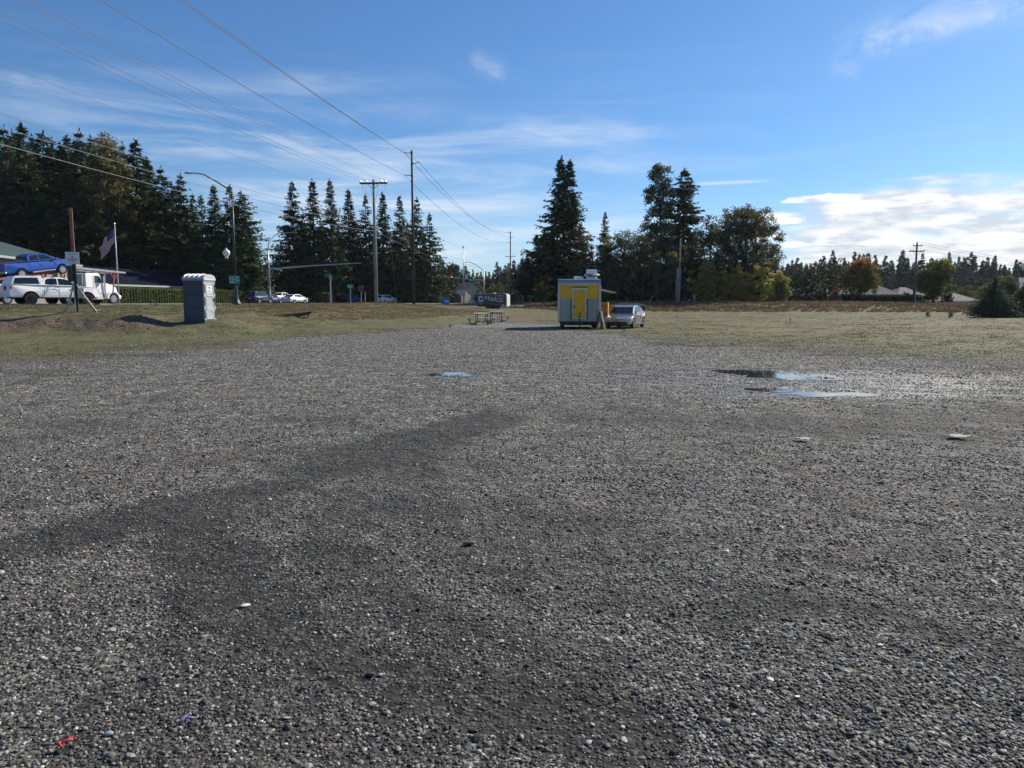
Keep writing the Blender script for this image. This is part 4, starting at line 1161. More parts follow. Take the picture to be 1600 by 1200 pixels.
for s in (-1, 1):
    pl = [(-2.75, 1.47), (-2.60, 1.86), (-1.22, 1.90), (-1.12, 1.47)]; f = lambda b: .90 - (b - 1.42) * .22
    vs = [(a, s * (f(b) + .002), b) for a, b in pl] + [(a, s * (f(b) + .016), b) for a, b in pl]
    MB().add(vs, [(0, 1, 2, 3), (4, 5, 6, 7), (0, 1, 5, 4), (1, 2, 6, 5), (2, 3, 7, 6), (3, 0, 4, 7)]).build('canopy_window', GLASS, wt)
    for xd in (-.90, .06, 1.30):
        MB().box(xd - .008, xd + .008, s * 1.006 if s > 0 else -1.022, s * 1.022 if s > 0 else -1.006, .62, 1.36).build('door_seam', DARK, wt)
    for xd in (-.12, 1.0 - 1.95 + .9):
        MB().box(xd - .12, xd + .08, s * 1.01 if s > 0 else -1.045, s * 1.045 if s > 0 else -1.01, 1.22, 1.26).build('door_handle', DARK, wt)
    for xc in (1.95, -1.75):   # dark arch lips
        mb = MB(); mb.tube([(xc + math.cos(a) * .53, s * 1.0, .41 + math.sin(a) * .53) for a in [R(8 + k * 164 / 12) for k in range(13)]], .028, 6); mb.build('wheel_arch', DARK, wt)
MB().box(-3.02, -2.97, -.15, .15, 1.0, 1.3).build('tailgate_handle', DARK, wt)
# silver pickup cut by the left edge
gt = car('grey blue pickup at the left edge of the photo, half hidden by the white one', 'pickup truck', -28, 60, 30, 5.8, 2.0, .5, PUT, PUC, 1.9, -1.75, .40, GREYB, PUW, name='pickup_truck', screens=PUS, lamp=1.2, wheel_w=.28)
# blue pickup on the hauler
zb_ = 3.56
bt = car('bright blue pickup carried nose up on the car hauler, sun glinting off its windshield', 'pickup truck', 68, 64.2, 25, 5.75, 1.95, .50, PUT, PUC, 1.85, -1.72, .40, BLUEP, PUW, z=zb_ + .28, name='pickup_truck', screens=PUS, pitch=8.5, lamp=1.24, wheel_w=.28)
for s in (-1, 1):
    MB().box(-.8, 1.2, s * .93 if s > 0 else -1.03, s * 1.03 if s > 0 else -.93, .44, .50).build('running_board', CHROME, bt)
    for xd in (-.90, .06, 1.30):
        MB().box(xd - .008, xd + .008, s * .966 if s > 0 else -.982, s * .982 if s > 0 else -.966, .62, 1.36).build('door_seam', DARK, bt)
MB().box(-3.02, -2.86, -.90, .90, .55, .72).build('bumper', CHROME, bt, bevel=.02)
MB().box(-2.80, -1.05, -.80, .80, 1.405, 1.435).build('bed_cover', DARK, bt)

# ---- the car hauler
RED = mat('faded red steel', (.30, .055, .050), .55, var=.25)
STEEL = mat('galvanised steel', (.42, .43, .44), .42, .7, var=.15, bump=.1)
HA = R(20); hx, hy = ux(147, 69.5), 69.5
hl = empty('car_hauler', (hx, hy, 1.462), math.pi / 2 - HA, 'white cabbed car hauler carrying a blue pickup, with red steel posts and a ladder', 'truck')
MB().prism([(-1.15, 1.0), (-1.15, 2.75), (-1.0, 2.85), (.35, 2.85), (.75, 2.05), (.78, 1.0)], -1.12, 1.12, lambda a, b: 1 - .06 * max(0, b - 2.0)).build('cab', WHITE, hl, bevel=.05)
MB().prism([(.78, 1.0), (.78, 2.02), (1.5, 1.92), (2.35, 1.62), (2.5, 1.35), (2.5, .75), (2.2, .75)], -.80, .80).build('hood', WHITE, hl, bevel=.06)
for s in (-1, 1):
    mb = MB(); arc = [(1.75 + math.cos(a) * .72, .52 + math.sin(a) * .72) for a in [R(k * 180 / 10) for k in range(11)]]
    inner = [(1.75 + math.cos(a) * .58, .52 + math.sin(a) * .58) for a in [R(180 - k * 180 / 10) for k in range(11)]]
    p = arc + inner; y0, y1 = (.72, 1.22) if s > 0 else (-1.22, -.72); n = len(p); m_ = 11
    vs = [(a, y0, b) for a, b in p] + [(a, y1, b) for a, b in p]; fs = []
    for i in range(10): fs += [(i, i + 1, 2 * m_ - 2 - i, 2 * m_ - 1 - i), (n + i, n + i + 1, n + 2 * m_ - 2 - i, n + 2 * m_ - 1 - i)]
    for i in range(n): fs.append((i, (i + 1) % n, n + (i + 1) % n, n + i))
    mb.add(vs, fs).build('fender', WHITE, hl)
    wheel(hl, 1.75, s * 1.02, .52, .28, ALLOY, 8)
    for xw in (-1.6, -2.95, -14.2, -15.4): wheel(hl, xw, s * 1.0, .50, .5, ALLOY, 8)
    pl = [(-.15, 2.0), (-.15, 2.62), (.28, 2.62), (.62, 2.0)]
    vs = [(a, s * 1.125 * (1 - .06 * max(0, b - 2.0)), b) for a, b in pl] + [(a, s * 1.14 * (1 - .06 * max(0, b - 2.0)), b) for a, b in pl]
    MB().add(vs, [(0, 1, 2, 3), (4, 5, 6, 7), (0, 1, 5, 4), (1, 2, 6, 5), (2, 3, 7, 6), (3, 0, 4, 7)]).build('window', GLASS, hl)
    MB().box(-1.1, .6, s * .85 if s > 0 else -1.15, s * 1.15 if s > 0 else -.85, .45, .95).build('side_box', mat('cream step box', (.55, .54, .50), .5), hl, bevel=.03)
    MB().tube([(.78, s * 1.22, .9), (.78, s * 1.22, 2.75)], .07, 8).build('exhaust_stack', CHROME, hl)
    MB().box(.45, .52, s * 1.22 if s > 0 else -1.45, s * 1.45 if s > 0 else -1.22, 1.95, 2.55).build('mirror', CHROME, hl)
    MB().box(-.32, -.30, s * 1.12 if s > 0 else -1.135, s * 1.135 if s > 0 else -1.12, 1.05, 2.7).build('door_seam', DARK, hl)
    MB().box(-.22, -.05, s * 1.12 if s > 0 else -1.15, s * 1.15 if s > 0 else -1.12, 1.45, 1.50).build('door_handle', DARK, hl)
MB().prism([(.44, 2.66), (.80, 2.06), (.82, 2.08), (.46, 2.68)], -.95, .95).build('windshield', GLASS, hl)
MB().box(2.45, 2.60, -1.15, 1.15, .45, .80).build('bumper', CHROME, hl, bevel=.03)
MB().box(2.49, 2.53, -.5, .5, .85, 1.5).build('grille', CHROME, hl)
MB().box(-16, 1.2, -.45, .45, .55, .95).build('chassis', DARK, hl)
mb = MB()
for s in (-1, 1):
    mb.bar((-3.4, s * 1.18, 3.35), (3.2, s * 1.18, 3.02), .12, .16)
for k in range(9): mb.bar((-3.2 + k * .78, -1.2, 3.34 - k * .039), (-3.2 + k * .78, 1.2, 3.34 - k * .039), .06, .1)
mb.build('overhead_deck', STEEL, hl)
mb = MB()
for s in (-1, 1):
    mb.bar((1.62, s * 1.22, .95), (1.95, s * 1.2, 3.1), .09); mb.bar((1.9, s * 1.2, 2.4), (1.35, s * 1.2, 3.1), .06); mb.bar((1.9, s * 1.2, 2.4), (2.4, s * 1.2, 3.08), .06)
mb.build('deck_support', RED, hl)
for s in (-1, 1):
    for (x0, x1) in ((-3.2, -3.7), (-3.6, -3.2), (-9.5, -9.9), (-14, -14.3)):
        MB().bar((x0, s * 1.2, .7), (x1, s * 1.2, 2.9), .14).build('red_post', RED, hl)
mb = MB()
for s in (-1, 1):
    mb.bar((-15, s * 1.15, 1.05), (-3, s * 1.15, 1.05), .14, .2)
    mb.bar((-3.4, s * 1.12, 2.98), (-10.6, s * 1.12, 1.82), .16, .18)
    mb.bar((-10.6, s * 1.12, 1.82), (-16, s * 1.12, 2.4), .16, .18)
mb.build('deck_rail', RED, hl)
mb = MB(); dk = [(-3.6, 2.88), (-10.5, 1.75)]
mb.prism([(-3.5, 2.90), (-10.5, 1.78), (-10.5, 1.72), (-3.5, 2.84)], -1.05, 1.05); mb.box(-15.5, -3.2, -1.05, 1.05, .98, 1.02)
mb.build('deck', DARK, hl)
mb = MB()
for s in (-.22, .22): mb.bar((-3.15 + s, -1.32, 1.6), (-3.15 + s, -1.32, 3.95), .05, .07)
for k in range(8): mb.bar((-3.37, -1.32, 1.75 + k * .3), (-2.93, -1.32, 1.75 + k * .3), .045, .045)
mb.build('ladder', mat('pale ladder', (.55, .52, .48), .6), hl)

# ---- traffic behind the bank
SUT = [(-2.25, .50), (-2.32, .75), (-2.28, 1.10), (-2.2, 1.18), (1.1, 1.12), (1.95, 1.02), (2.22, .85), (2.28, .62), (2.26, .45)]
SUC = [(-2.24, 1.12), (-1.95, 1.62), (-1.75, 1.72), (.0, 1.74), (.45, 1.68), (1.30, 1.10)]
SUW = [[(-2.0, 1.18), (-1.78, 1.60), (-1.20, 1.64), (-1.20, 1.18)], [(-1.1, 1.18), (-1.1, 1.65), (-.35, 1.66), (-.35, 1.16)], [(-.27, 1.16), (-.27, 1.66), (.30, 1.62), (.95, 1.14)]]
SUS = [((1.28, 1.13), (.48, 1.66), 'windshield'), ((-2.22, 1.16), (-1.96, 1.60), 'rear_window')]
TG = 'cars on the road behind the bank'
car('dark blue hatchback suv on the road, first right of the street light pole', 'car', 410, 107, 14, 4.6, 1.85, .32, SUT, SUC, 1.38, -1.35, .35, NAVY, SUW, group=TG, screens=SUS, lamp=1.1)
car('purple blue sedan just ahead of the dark blue suv', 'car', 428, 118, 16, 4.4, 1.76, .26, SEDT, SEDC, 1.36, -1.32, .315, NAVY, SEDW, group=TG, screens=SEDS, wheel_w=.21, lamp=.9)
car('white pickup mostly hidden between the blue suv and the silver sedan', 'pickup truck', 444, 132, 16, 5.6, 1.9, .5, PUT, PUC, 1.9, -1.75, .38, WHITE, PUW, group=TG, name='pickup_truck', screens=PUS, lamp=1.2)
car('silver sedan seen from behind on the road, under the traffic signal arm', 'car', 465, 114, 20, 4.7, 1.80, .26, SEDT, SEDC, 1.36, -1.32, .315, mat('pale silver paint', (.62, .63, .64), .3, .35, coat=.6), SEDW, group=TG, screens=SEDS, wheel_w=.21, lamp=.92)
car('white sedan farther along the road, ahead of the silver one', 'car', 492, 150, 30, 4.4, 1.76, .26, SEDT, SEDC, 1.36, -1.32, .315, WHITE, SEDW, group=TG, screens=SEDS, wheel_w=.21, lamp=.9)
car('small bright blue hatchback on the road, left of the brown sign', 'car', 553, 152, 28, 4.0, 1.75, .28, SUT, [(a, b * .93 + .04) for a, b in SUC], 1.3, -1.3, .33, mat('sky blue car paint', (.03, .14, .48), .3, .3, coat=.7), [], group=TG, screens=SUS, lamp=1.0)
car('dark sedan half hidden behind the grey crossarm pole', 'car', 583, 158, 30, 4.5, 1.76, .26, SEDT, SEDC, 1.36, -1.32, .315, mat('charcoal car paint', (.03, .032, .036), .3, .3, coat=.7), SEDW, group=TG, screens=SEDS, wheel_w=.21, lamp=.9)
car('white suv coming out from behind the grey crossarm pole', 'car', 606, 152, 32, 4.5, 1.85, .32, SUT, SUC, 1.38, -1.35, .35, WHITE, SUW, group=TG, screens=SUS, lamp=1.1)
car('distant white pickup right of the tallest dark pole', 'pickup truck', 668, 200, 40, 5.0, 1.85, .5, PUT, PUC, 1.9, -1.75, .38, WHITE, PUW, group=TG, name='pickup_truck', screens=PUS, lamp=1.2)

# ================================================================== food trailer
YELP = mat('yellow painted panel', (.78, .40, .008), .42, var=.08, vscale=3)
ALU = mat('aluminium sheet', (.27, .255, .24), .40, .75, var=.10, vscale=4, bump=.12, bscale=7)
ALUT = mat('aluminium trim', (.40, .38, .36), .32, .85, var=.06)
WROOF = mat('white metal', (.72, .73, .74), .45, var=.06)
fx, fy_ = 4.09, 45.0; fz = gz(fx, fy_) 
ft = empty('food_trailer', (fx, fy_, fz), R(-3.2), 'tall food trailer with yellow door and silver lower panels parked on the gravel edge', 'trailer')
HWT, TB, TT, TL = 1.24, .44, 3.0, 5.2
MB().box(-HWT + .03, HWT - .03, .03, TL, TB, TT - .04).build('wall', ALU, ft, bevel=.02)
for s in (-1, 1):
    MB().box(s * HWT - .07, s * HWT + .07, -.02, .09, TB - .03, TT - .33).build('corner_post', ALUT, ft, bevel=.03)
    MB().box(*sorted((s * .50, s * 1.165)), -.016, .03, TB + .02, 1.82).build('silver_panel', ALU, ft)
    MB().box(*sorted((s * .92, s * .95)), -.035, -.014, TB + .05, 1.80).build('panel_trim', ALUT, ft)
    MB().box(*sorted((s * .47, s * .52)), -.05, -.02, TB + .1, 1.85).build('grab_rail', DARK, ft)
mb = MB(); mb.prism([(0, 0)], 0, 0) if 0 else None
MB().box(-1.165, 1.165, -.012, .028, 1.83, TT - .335).build('yellow_panel', YELP, ft)
hd = MB()
prof = [(.10, TT - .35), (-.03, TT - .34), (-.035, TT - .22), (.0, TT - .10), (.08, TT - .02), (.2, TT)]
vs = []
for xx in (-HWT - .06, HWT + .06):
    for (y0, z0) in prof + [(.2, TT - .35)]: vs.append((xx, y0, z0))
n = len(prof) + 1
hd.add(vs, [tuple(range(n)), tuple(range(n, 2 * n))] + [(i, (i + 1) % n, n + (i + 1) % n, n + i) for i in range(n)]).build('header', ALUT, ft)
MB().box(-.44, .44, -.03, .02, TB + .16, 2.46).build('door_frame', mat('pale trim', (.60, .60, .58), .45), ft)
dr = MB().box(-.37, .37, -.055, -.01, TB + .24, 2.38).build('door', YELP, ft, bevel=.008)
MB().box(-.36, -.28, -.10, -.05, 1.28, 1.42).build('handle', DARK, dr)
for k in (.9, 1.5, 2.1): MB().box(.36, .40, -.075, -.05, k, k + .1).build('hinge', ALUT, dr)
MB().box(-.48, .48, -.045, .0, 2.50, 2.55).build('drip_rail', DARK, ft)
MB().box(-HWT, HWT, .2, TL, TT - .04, TT + .015).build('roof', WROOF, ft, bevel=.02)
MB().box(-.30, .28, 1.2, 1.8, TT + .015, TT + .22).build('roof_vent', WROOF, ft, bevel=.04)
MB().lathe([(.34, TT + .015), (.34, TT + .17), (.28, TT + .20), (.47, TT + .25), (.50, TT + .30), (.42, TT + .36), (.2, TT + .40), (0.001, TT + .41)], 22, Matrix.Translation((.80, 1.0, 0))).build('exhaust_fan', ALUT, ft)
MB().box(.48, 1.14, 1.6, 1.64, TT + .2, TT + .66).build('fan_guard', WROOF, ft, bevel=.01)
for s in (.5, 1.12): MB().bar((s, 1.62, TT), (s, 1.62, TT + .25), .03).build('guard_post', ALUT, ft)
mb = MB(); mb.bar((-.55, .2, TB - .08), (-.05, -1.15, TB - .02), .10, .08); mb.bar((.55, .2, TB - .08), (.05, -1.15, TB - .02), .10, .08); mb.box(-.08, .08, -1.35, -1.1, TB - .05, TB + .06)
mb.build('tongue', DARK, ft)
MB().tube([(0, -1.0, .05), (0, -1.0, .95)], .035, 8).build('jack', DARK, ft)
MB().bar((0, -1.0, .95), (.13, -1.05, 1.08), .03).build('jack_handle', DARK, ft)
MB().box(-1.14, 1.14, .02, TL, TB - .22, TB).build('chassis', DARK, ft)  # frame built deeper and dark to stand in for shade under the body
for s in (-1, 1):
    for yy in (2.3, 3.15):
        Mw = Matrix.Translation((s * 1.02, yy, .33)) @ Matrix.Rotation(math.pi / 2, 4, 'Y')
        w_ = MB().lathe([(.18, -.1), (.31, -.1), (.33, -.06), (.33, .06), (.31, .1), (.18, .1), (.18, -.1)], 18, Mw).build('wheel', TYRE, ft)
        MB().lathe([(.18, s * .085), (.05, s * .06), (.001, s * .09)], 12, Mw).build('rim', ALLOY, w_)
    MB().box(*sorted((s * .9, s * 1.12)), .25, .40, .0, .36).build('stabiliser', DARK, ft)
for k in range(4): MB().box(-.72 + k * .36, -.5 + k * .36, -.02, .06, .20, .24).build('step_cleat', WROOF, ft)
MB().box(-.85, .75, .0, .1, .24, .27).build('step_bar', DARK, ft)
mb = MB(); mb.add([(HWT, 1.4, 2.44), (HWT + 1.12, 1.4, 2.20), (HWT + 1.12, 4.4, 2.20), (HWT, 4.4, 2.44), (HWT, 1.4, 2.50), (HWT + 1.12, 1.4, 2.25), (HWT + 1.12, 4.4, 2.25), (HWT, 4.4, 2.50)], [(0, 1, 2, 3), (4, 5, 6, 7), (0, 1, 5, 4), (1, 2, 6, 5), (2, 3, 7, 6), (3, 0, 4, 7)])
mb.build('serving_hatch', ALUT, ft)
for yy in (1.5, 4.3): MB().bar((HWT, yy, 1.75), (HWT + .95, yy, 2.24), .025).build('hatch_strut', DARK, ft)
MB().box(HWT - .01, HWT + .01, 1.5, 4.3, 1.35, 2.42).build('serving_window', DARK, ft)
MB().box(HWT, HWT + .36, 1.4, 4.4, 1.20, 1.25).build('serving_shelf', ALUT, ft)
MB().box(HWT + .01, HWT + .06, .12, .9, 1.4, 1.95).build('side_panel', mat('orange panel', (.45, .16, .02), .5), ft)
for (a, b) in ((1.05, 1.2), (1.65, 1.6)): pass
# yellow cabinet standing right of the trailer
yx, yy = ux(943, 46.6), 46.6; yz = gz(yx, yy)
yc_ = empty('yellow_cabinet', (yx, yy, yz), R(-12), 'yellow upright cabinet standing between the trailer and the silver sedan', 'cabinet')
MB().box(-.24, .24, -.28, .28, .10, 1.62).build('body', YELP, yc_, bevel=.02)
MB().box(-.21, .21, -.30, -.27, .16, 1.50).build('door', mat('darker yellow panel', (.50, .22, .01), .5), yc_, bevel=.01)
MB().box(.13, .20, -.34, -.295, .78, .98).build('handle', DARK, yc_)
for a in (-.2, .2):
    for b in (-.22, .22): MB().box(a - .03, a + .03, b - .03, b + .03, 0, .11).build('foot', DARK, yc_)
# dark A-frame board
ax, ay = ux(937.5, 44.6), 44.6; az_ = gz(ax, ay)
ab = empty('folding_sign', (ax, ay, az_), R(70), 'dark folding sign board leaning open by the right corner of the food trailer', 'sign')
for s, nm in ((1, 'front_board'), (-1, 'back_board')):
    M_ = Matrix.Translation((0, 0, 1.12)) @ Matrix.Rotation(R(13) * s, 4, 'X')
    MB().box(-.28, .28, -.012, .012, -1.14, 0, M_).build(nm, DARK, ab)
    for q in (-.28, .25): MB().box(q, q + .03, -.02, .02, -1.16, .0, M_).build('edge_rail', mat('dark wood edge', (.07, .06, .05), .85), ab)

# ================================================================== picnic tables
TOPM = mat('cream table top', (.86, .82, .68), .5, var=.06)
LEGM = mat('black steel tube', (.022, .020, .020), .5, var=.2)
def picnic(px, Y, rz, lab, ext=False):
    x = ux(px, Y); z = gz(x, Y); e = empty('picnic_table', (x, Y, z), R(rz), lab, 'picnic table', 'picnic tables')
    for k in range(4):
        MB().box(-.53, .53, -.53 + k * .268, -.53 + k * .268 + .256, .735, .795).build('top_board', TOPM, e, bevel=.008)
    mb = MB()
    for a in (-.36, .36):
        for b in (-.36, .36):
            mb.tube([(a, b, .74), (a, b, .35), (a * 1.05, b * 1.05, .12), (a * 1.25, b * 1.25, .02)], .028, 6)
    mb.tube([(-.45, -.45, .03), (.45, .45, .03)], .028, 6); mb.tube([(-.45, .45, .03), (.45, -.45, .03)], .028, 6)
    mb.build('frame', LEGM, e)
    for q in range(4):
        a = q * math.pi / 2; M_ = Matrix.Rotation(a, 4, 'Z')
        MB().box(.78, 1.06, -.36, .36, .43, .485, M_).build('seat', TOPM, e, bevel=.008)
        mb = MB()
        for s in (-.27, .27): mb.tube([M_ @ Vector((.92, s, .44)), M_ @ Vector((.90, s, .22)), M_ @ Vector((.80, s * .9, .04)), M_ @ Vector((.40, s * .8, .03))], .024, 6)
        mb.build('seat_leg', LEGM, e)
    return e
picnic(753, 53, 12, 'cream topped picnic table with four seats, nearer left one of two')
picnic(775.5, 57, 12, 'cream topped picnic table with four seats, farther right one of two')
TOP_Z = None

# ================================================================== black trailer with lettering
BLK = mat('black trailer skin', (.012, .012, .015), .35, var=.2, coat=.3)
LET = mat('white lettering', (.70, .71, .72), .5, var=.05)
LBL = mat('pale blue lettering', (.45, .55, .68), .5, var=.05)
FONTC = {}
def text(s, size, m, parent, M_, name='lettering', xs=1., bold=.0, align='LEFT'):
    c = bpy.data.curves.new('t', 'FONT'); c.body = s; c.size = size; c.extrude = .004; c.offset = bold; c.align_x = align; c.resolution_u = 2
    o = bpy.data.objects.new('t', c); COL.objects.link(o)
    me = bpy.data.meshes.new_from_object(o.evaluated_get(bpy.context.evaluated_depsgraph_get())); bpy.data.objects.remove(o)
    me.transform(M_ @ Matrix.Diagonal((xs, 1, 1, 1))); me.materials.clear(); me.materials.append(m)
    n = bpy.data.objects.new(name, me); COL.objects.link(n); n.parent = parent
    return n
def blocks(rows, m, parent, M_, name='small_print', seed=0):
    """rows of tiny unreadable print: (x0, x1, z, h)"""
    r_ = random.Random(seed); mb = MB()
    for (x0, x1, z, h) in rows:
        x = x0
        while x < x1:
            w = h * r_.uniform(.45, .75); mb.box(x, min(x + w, x1), -.004, 0, z, z + h * r_.uniform(.8, 1), M_); x += w + h * (.28 if r_.random() < .82 else .9)
    o = mb.build(name, m, parent); o['kind'] = 'stuff'; return o
FACE = Matrix.Rotation(math.pi / 2, 4, 'X')          # text lying in xz plane, facing -y
gx, gy = ux(772.5, 100), 100.; gzz = gz(gx, gy)
gt_ = empty('enclosed_trailer', (gx, gy, gzz), R(-14), 'small black enclosed trailer with GRANITE in white letters, parked on the slope', 'trailer')
MB().box(-2.05, 1.90, -.95, .95, .28, 1.95).build('body', BLK, gt_, bevel=.03)
MB().prism([(1.905, .30), (1.905, 1.90), (1.98, 1.80), (2.0, 1.3), (2.0, .30)], -.88, .88).build('nose', mat('white trailer nose', (.70, .71, .72), .35), gt_, bevel=.02)
MB().box(1.3, 1.74, -.965, -.95, .30, .62).build('stone_guard', ALU, gt_)
MB().box(-2.07, 1.77, -.97, .97, 1.95, 2.02).build('roof', mat('grey roof sheet', (.42, .43, .44), .5), gt_, bevel=.02)
MB().box(-.15, .2, -.2, .2, 2.02, 2.12).build('roof_vent', WROOF, gt_, bevel=.02)
MB().box(-1.1, .75, -1.0, -.94, .22, .52).build('wheel_guard', DARK, gt_, bevel=.02)
for s in (-1, 1):
    for xx in (-.6, .25):
        M_ = Matrix.Translation((xx, s * .9, .26)) @ Matrix.Rotation(math.pi / 2, 4, 'X')
        MB().lathe([(.1, -.1), (.26, -.1), (.29, -.05), (.29, .05), (.26, .1), (.1, .1)], 16, M_).build('wheel', TYRE, gt_)
MB().bar((2.1, 0, .34), (3.15, 0, .34), .1).build('tongue', DARK, gt_)
MB().tube([(2.9, 0, .0), (2.9, 0, .7)], .03, 6).build('jack', DARK, gt_)
TR = Matrix.Translation((-1.12, -.955, 1.36)) @ Matrix.Rotation(R(8.5), 4, 'Y') @ FACE
text('G R A N I T E', .56, LET, gt_, TR, 'lettering', .80, .008)
blocks([(-.75, 1.15, 1.02, .11)], LET, gt_, Matrix.Translation((0, -.957, .02)) @ Matrix.Rotation(R(8.5), 4, 'Y'), 'small_lettering', 3)
blocks([(.35, 1.55, 1.66, .10)], LBL, gt_, Matrix.Translation((0, -.957, 0)), 'phone_number', 5)
blocks([(-1.85, -1.4, .62, .09)], LBL, gt_, Matrix.Translation((0, -.957, 0)), 'small_lettering', 6)
lg = MB(); Lm = Matrix.Translation((-1.95, -.958, .92))
for (x0, x1, z0, z1) in ((0, .22, .0, .78), (.22, .60, .56, .78), (.22, .70, .0, .20), (.50, .70, .20, .42)): lg.box(x0, x1, -.004, 0, z0, z1, Lm)
lg.build('logo', LBL, gt_)
MB().bar((-1.95, -.957, .93), (1.5, -.957, .42), .03, .008).build('stripe', LBL, gt_)

# ================================================================== portable toilet
PTD = mat('blue grey moulded plastic', (.040, .048, .070), .45, var=.10, vscale=2)
PTL = mat('light grey moulded plastic', (.40, .41, .41), .42, var=.06, vscale=2)
PTR = mat('translucent white plastic', (.48, .49, .51), .4, var=.04)
tx, ty = ux(317.5, 36.6), 36.6; tz = gz(tx, ty) + .0
pt = empty('portable_toilet', (tx, ty, tz), R(-7), 'blue grey portable toilet with a light grey door standing at the foot of the bank', 'toilet')
hs = .53
MB().box(-hs - .02, hs + .02, -hs - .02, hs + .02, -.1, .10).build('base', mat('dark base', (.05, .055, .065), .7), pt, bevel=.02)
for s in (-1, 1):
    MB().box(-hs, hs, *sorted((s * hs, s * (hs - .04))), .10, 2.03).build('side_panel', PTD, pt, bevel=.01)
    MB().box(-hs - .01, hs + .03, *sorted((s * (hs + .035), s * (hs - .05))), 1.96, 2.06).build('eave', mat('blue grey trim', (.20, .23, .29), .45), pt, bevel=.015)
    for z0, z1 in ((.20, .62), (.72, 1.30), (1.38, 1.88)):
        pts = [(-.42, z0), (.42, z0), (.42, z1 - .06), (.2, z1 - .015), (0, z1), (-.2, z1 - .015), (-.42, z1 - .06)]
        mb = MB(); cl = pts + [pts[0]]
        mb.tube([(a, s * (hs + .002), b) for a, b in cl], .014, 5, cap=False); mb.build('panel_rib', PTD, pt)
    for k in range(8): MB().box(-.36 + k * .1, -.29 + k * .1, *sorted((s * hs, s * (hs + .006))), 1.91, 1.94).build('vent_slot', DARK, pt)
MB().box(-hs, -hs + .04, -hs, hs, .10, 2.03).build('back_panel', PTD, pt, bevel=.01)
fr = MB()
for s in (-1, 1): fr.box(hs - .04, hs + .03, *sorted((s * hs, s * (hs - .10))), .06, 2.02)
fr.box(hs - .04, hs + .03, -hs + .10, hs - .10, 1.93, 2.02); fr.build('door_frame', PTL, pt, bevel=.015)
for s in (-1, 1):
    for z0 in (.16, .78, 1.40):
        MB().box(hs + .03, hs + .045, *sorted((s * (hs - .025), s * (hs - .075))), z0, z0 + .42).build('corner_recess', PTD, pt)
dd = MB().box(hs - .03, hs + .015, -.44, .44, .10, 1.92).build('door', PTL, pt, bevel=.01)
for z0, z1 in ((.14, .50), (.66, 1.18), (1.32, 1.80)):
    mb = MB(); pts = [(-.34, z0), (.34, z0), (.34, z1 - .05), (.15, z1), (-.15, z1), (-.34, z1 - .05)]
    mb.tube([(hs + .016, a, b) for a, b in pts + [pts[0]]], .022, 5, cap=False); mb.build('door_rib', PTR, dd)
for z0 in (.56, 1.23): MB().box(hs + .01, hs + .045, -.30, .30, z0, z0 + .05).build('door_ridge', PTR, dd, bevel=.015)
MB().box(hs + .012, hs + .05, .30, .40, .98, 1.12).build('latch', DARK, dd)
sg = MB().box(hs + .014, hs + .024, -.25, .25, 1.42, 1.74).build('notice', mat('white notice', (.75, .75, .74), .6), dd)
Mn = Matrix.Translation((hs + .025, -.0, 0)) @ Matrix.Rotation(math.pi / 2, 4, 'Z')
o = blocks([(-.16, .1, 1.64, .035), (-.10, .2, 1.58, .03), (-.18, .14, 1.47, .05)], DARK, pt, Mn, 'notice_print', 2)
# barrel roof with ribs
RZ0 = 2.04
mb = MB(); nn_ = 12; vs = []; xs_ = [-hs - .02, hs + .06]
for xx in xs_:
    for k in range(nn_ + 1):
        a = math.pi * k / nn_; vs.append((xx, -math.cos(a) * (hs + .03), RZ0 + math.sin(a) ** .8 * (.26 if xx > 0 else .24)))
fs = [(k, k + 1, nn_ + 2 + k, nn_ + 1 + k) for k in range(nn_)] + [tuple(range(nn_ + 1)), tuple(range(nn_ + 1, 2 * nn_ + 2))] + [(0, nn_, 2 * nn_ + 1, nn_ + 1)]
mb.add(vs, fs).build('roof', PTR, pt, smooth=False)
for xx in (-.45, -.20, .05, .30):
    MB().tube([(xx, -math.cos(math.pi * k / 12) * (hs + .035), RZ0 + math.sin(math.pi * k / 12) ** .8 * .262) for k in range(13)], .035, 6).build('roof_rib', PTR, pt)
MB().box(hs, hs + .07, -hs - .02, hs + .02, 1.99, 2.07).build('roof_lip', PTR, pt, bevel=.02)
MB().tube([(-.48, -.42, 1.9), (-.48, -.42, 2.32)], .05, 8).build('vent_pipe', PTD, pt)
# shadow side dressing nothing more

# ================================================================== poles, lamps, signs
WOODP = mat('weathered pole wood', (.14, .105, .075), .92, var=.35, vscale=4, bump=.5, bscale=20, streak=.1)
WOODG = mat('grey pole wood', (.27, .25, .22), .9, var=.3, vscale=4, bump=.5, bscale=20, streak=.1)
WOODD = mat('dark creosote wood', (.055, .042, .034), .9, var=.3, vscale=4, bump=.4, bscale=20, streak=.1)
WOODR = mat('reddish timber', (.26, .12, .075), .85, var=.25, vscale=6, bump=.3, streak=.15)
LUM = mat('pale lumber', (.42, .36, .27), .85, var=.2, vscale=6, streak=.2)
GREENP = mat('dark green painted steel', (.022, .045, .036), .45, var=.15)
PORC = mat('porcelain', (.35, .33, .30), .3)
GSIGN = mat('green sign sheet', (.012, .20, .11), .45, var=.04)
WSIGN = mat('white sign sheet', (.78, .78, .77), .5, var=.03)
WIRE = mat('aluminium wire', (.13, .13, .135), .7)
WIRED = mat('dark cable', (.05, .05, .055), .6)

def insul(mb, x, y, z, h=.22): mb.lathe([(.03, 0), (.07, .03), (.04, .08), (.08, .12), (.03, h), (.001, h + .01)], 8, Matrix.Translation((x, y, z)))
RD = Vector((.116, 1, 0)).normalized()          # run of the line
ARM = Vector((RD.y, -RD.x, 0))

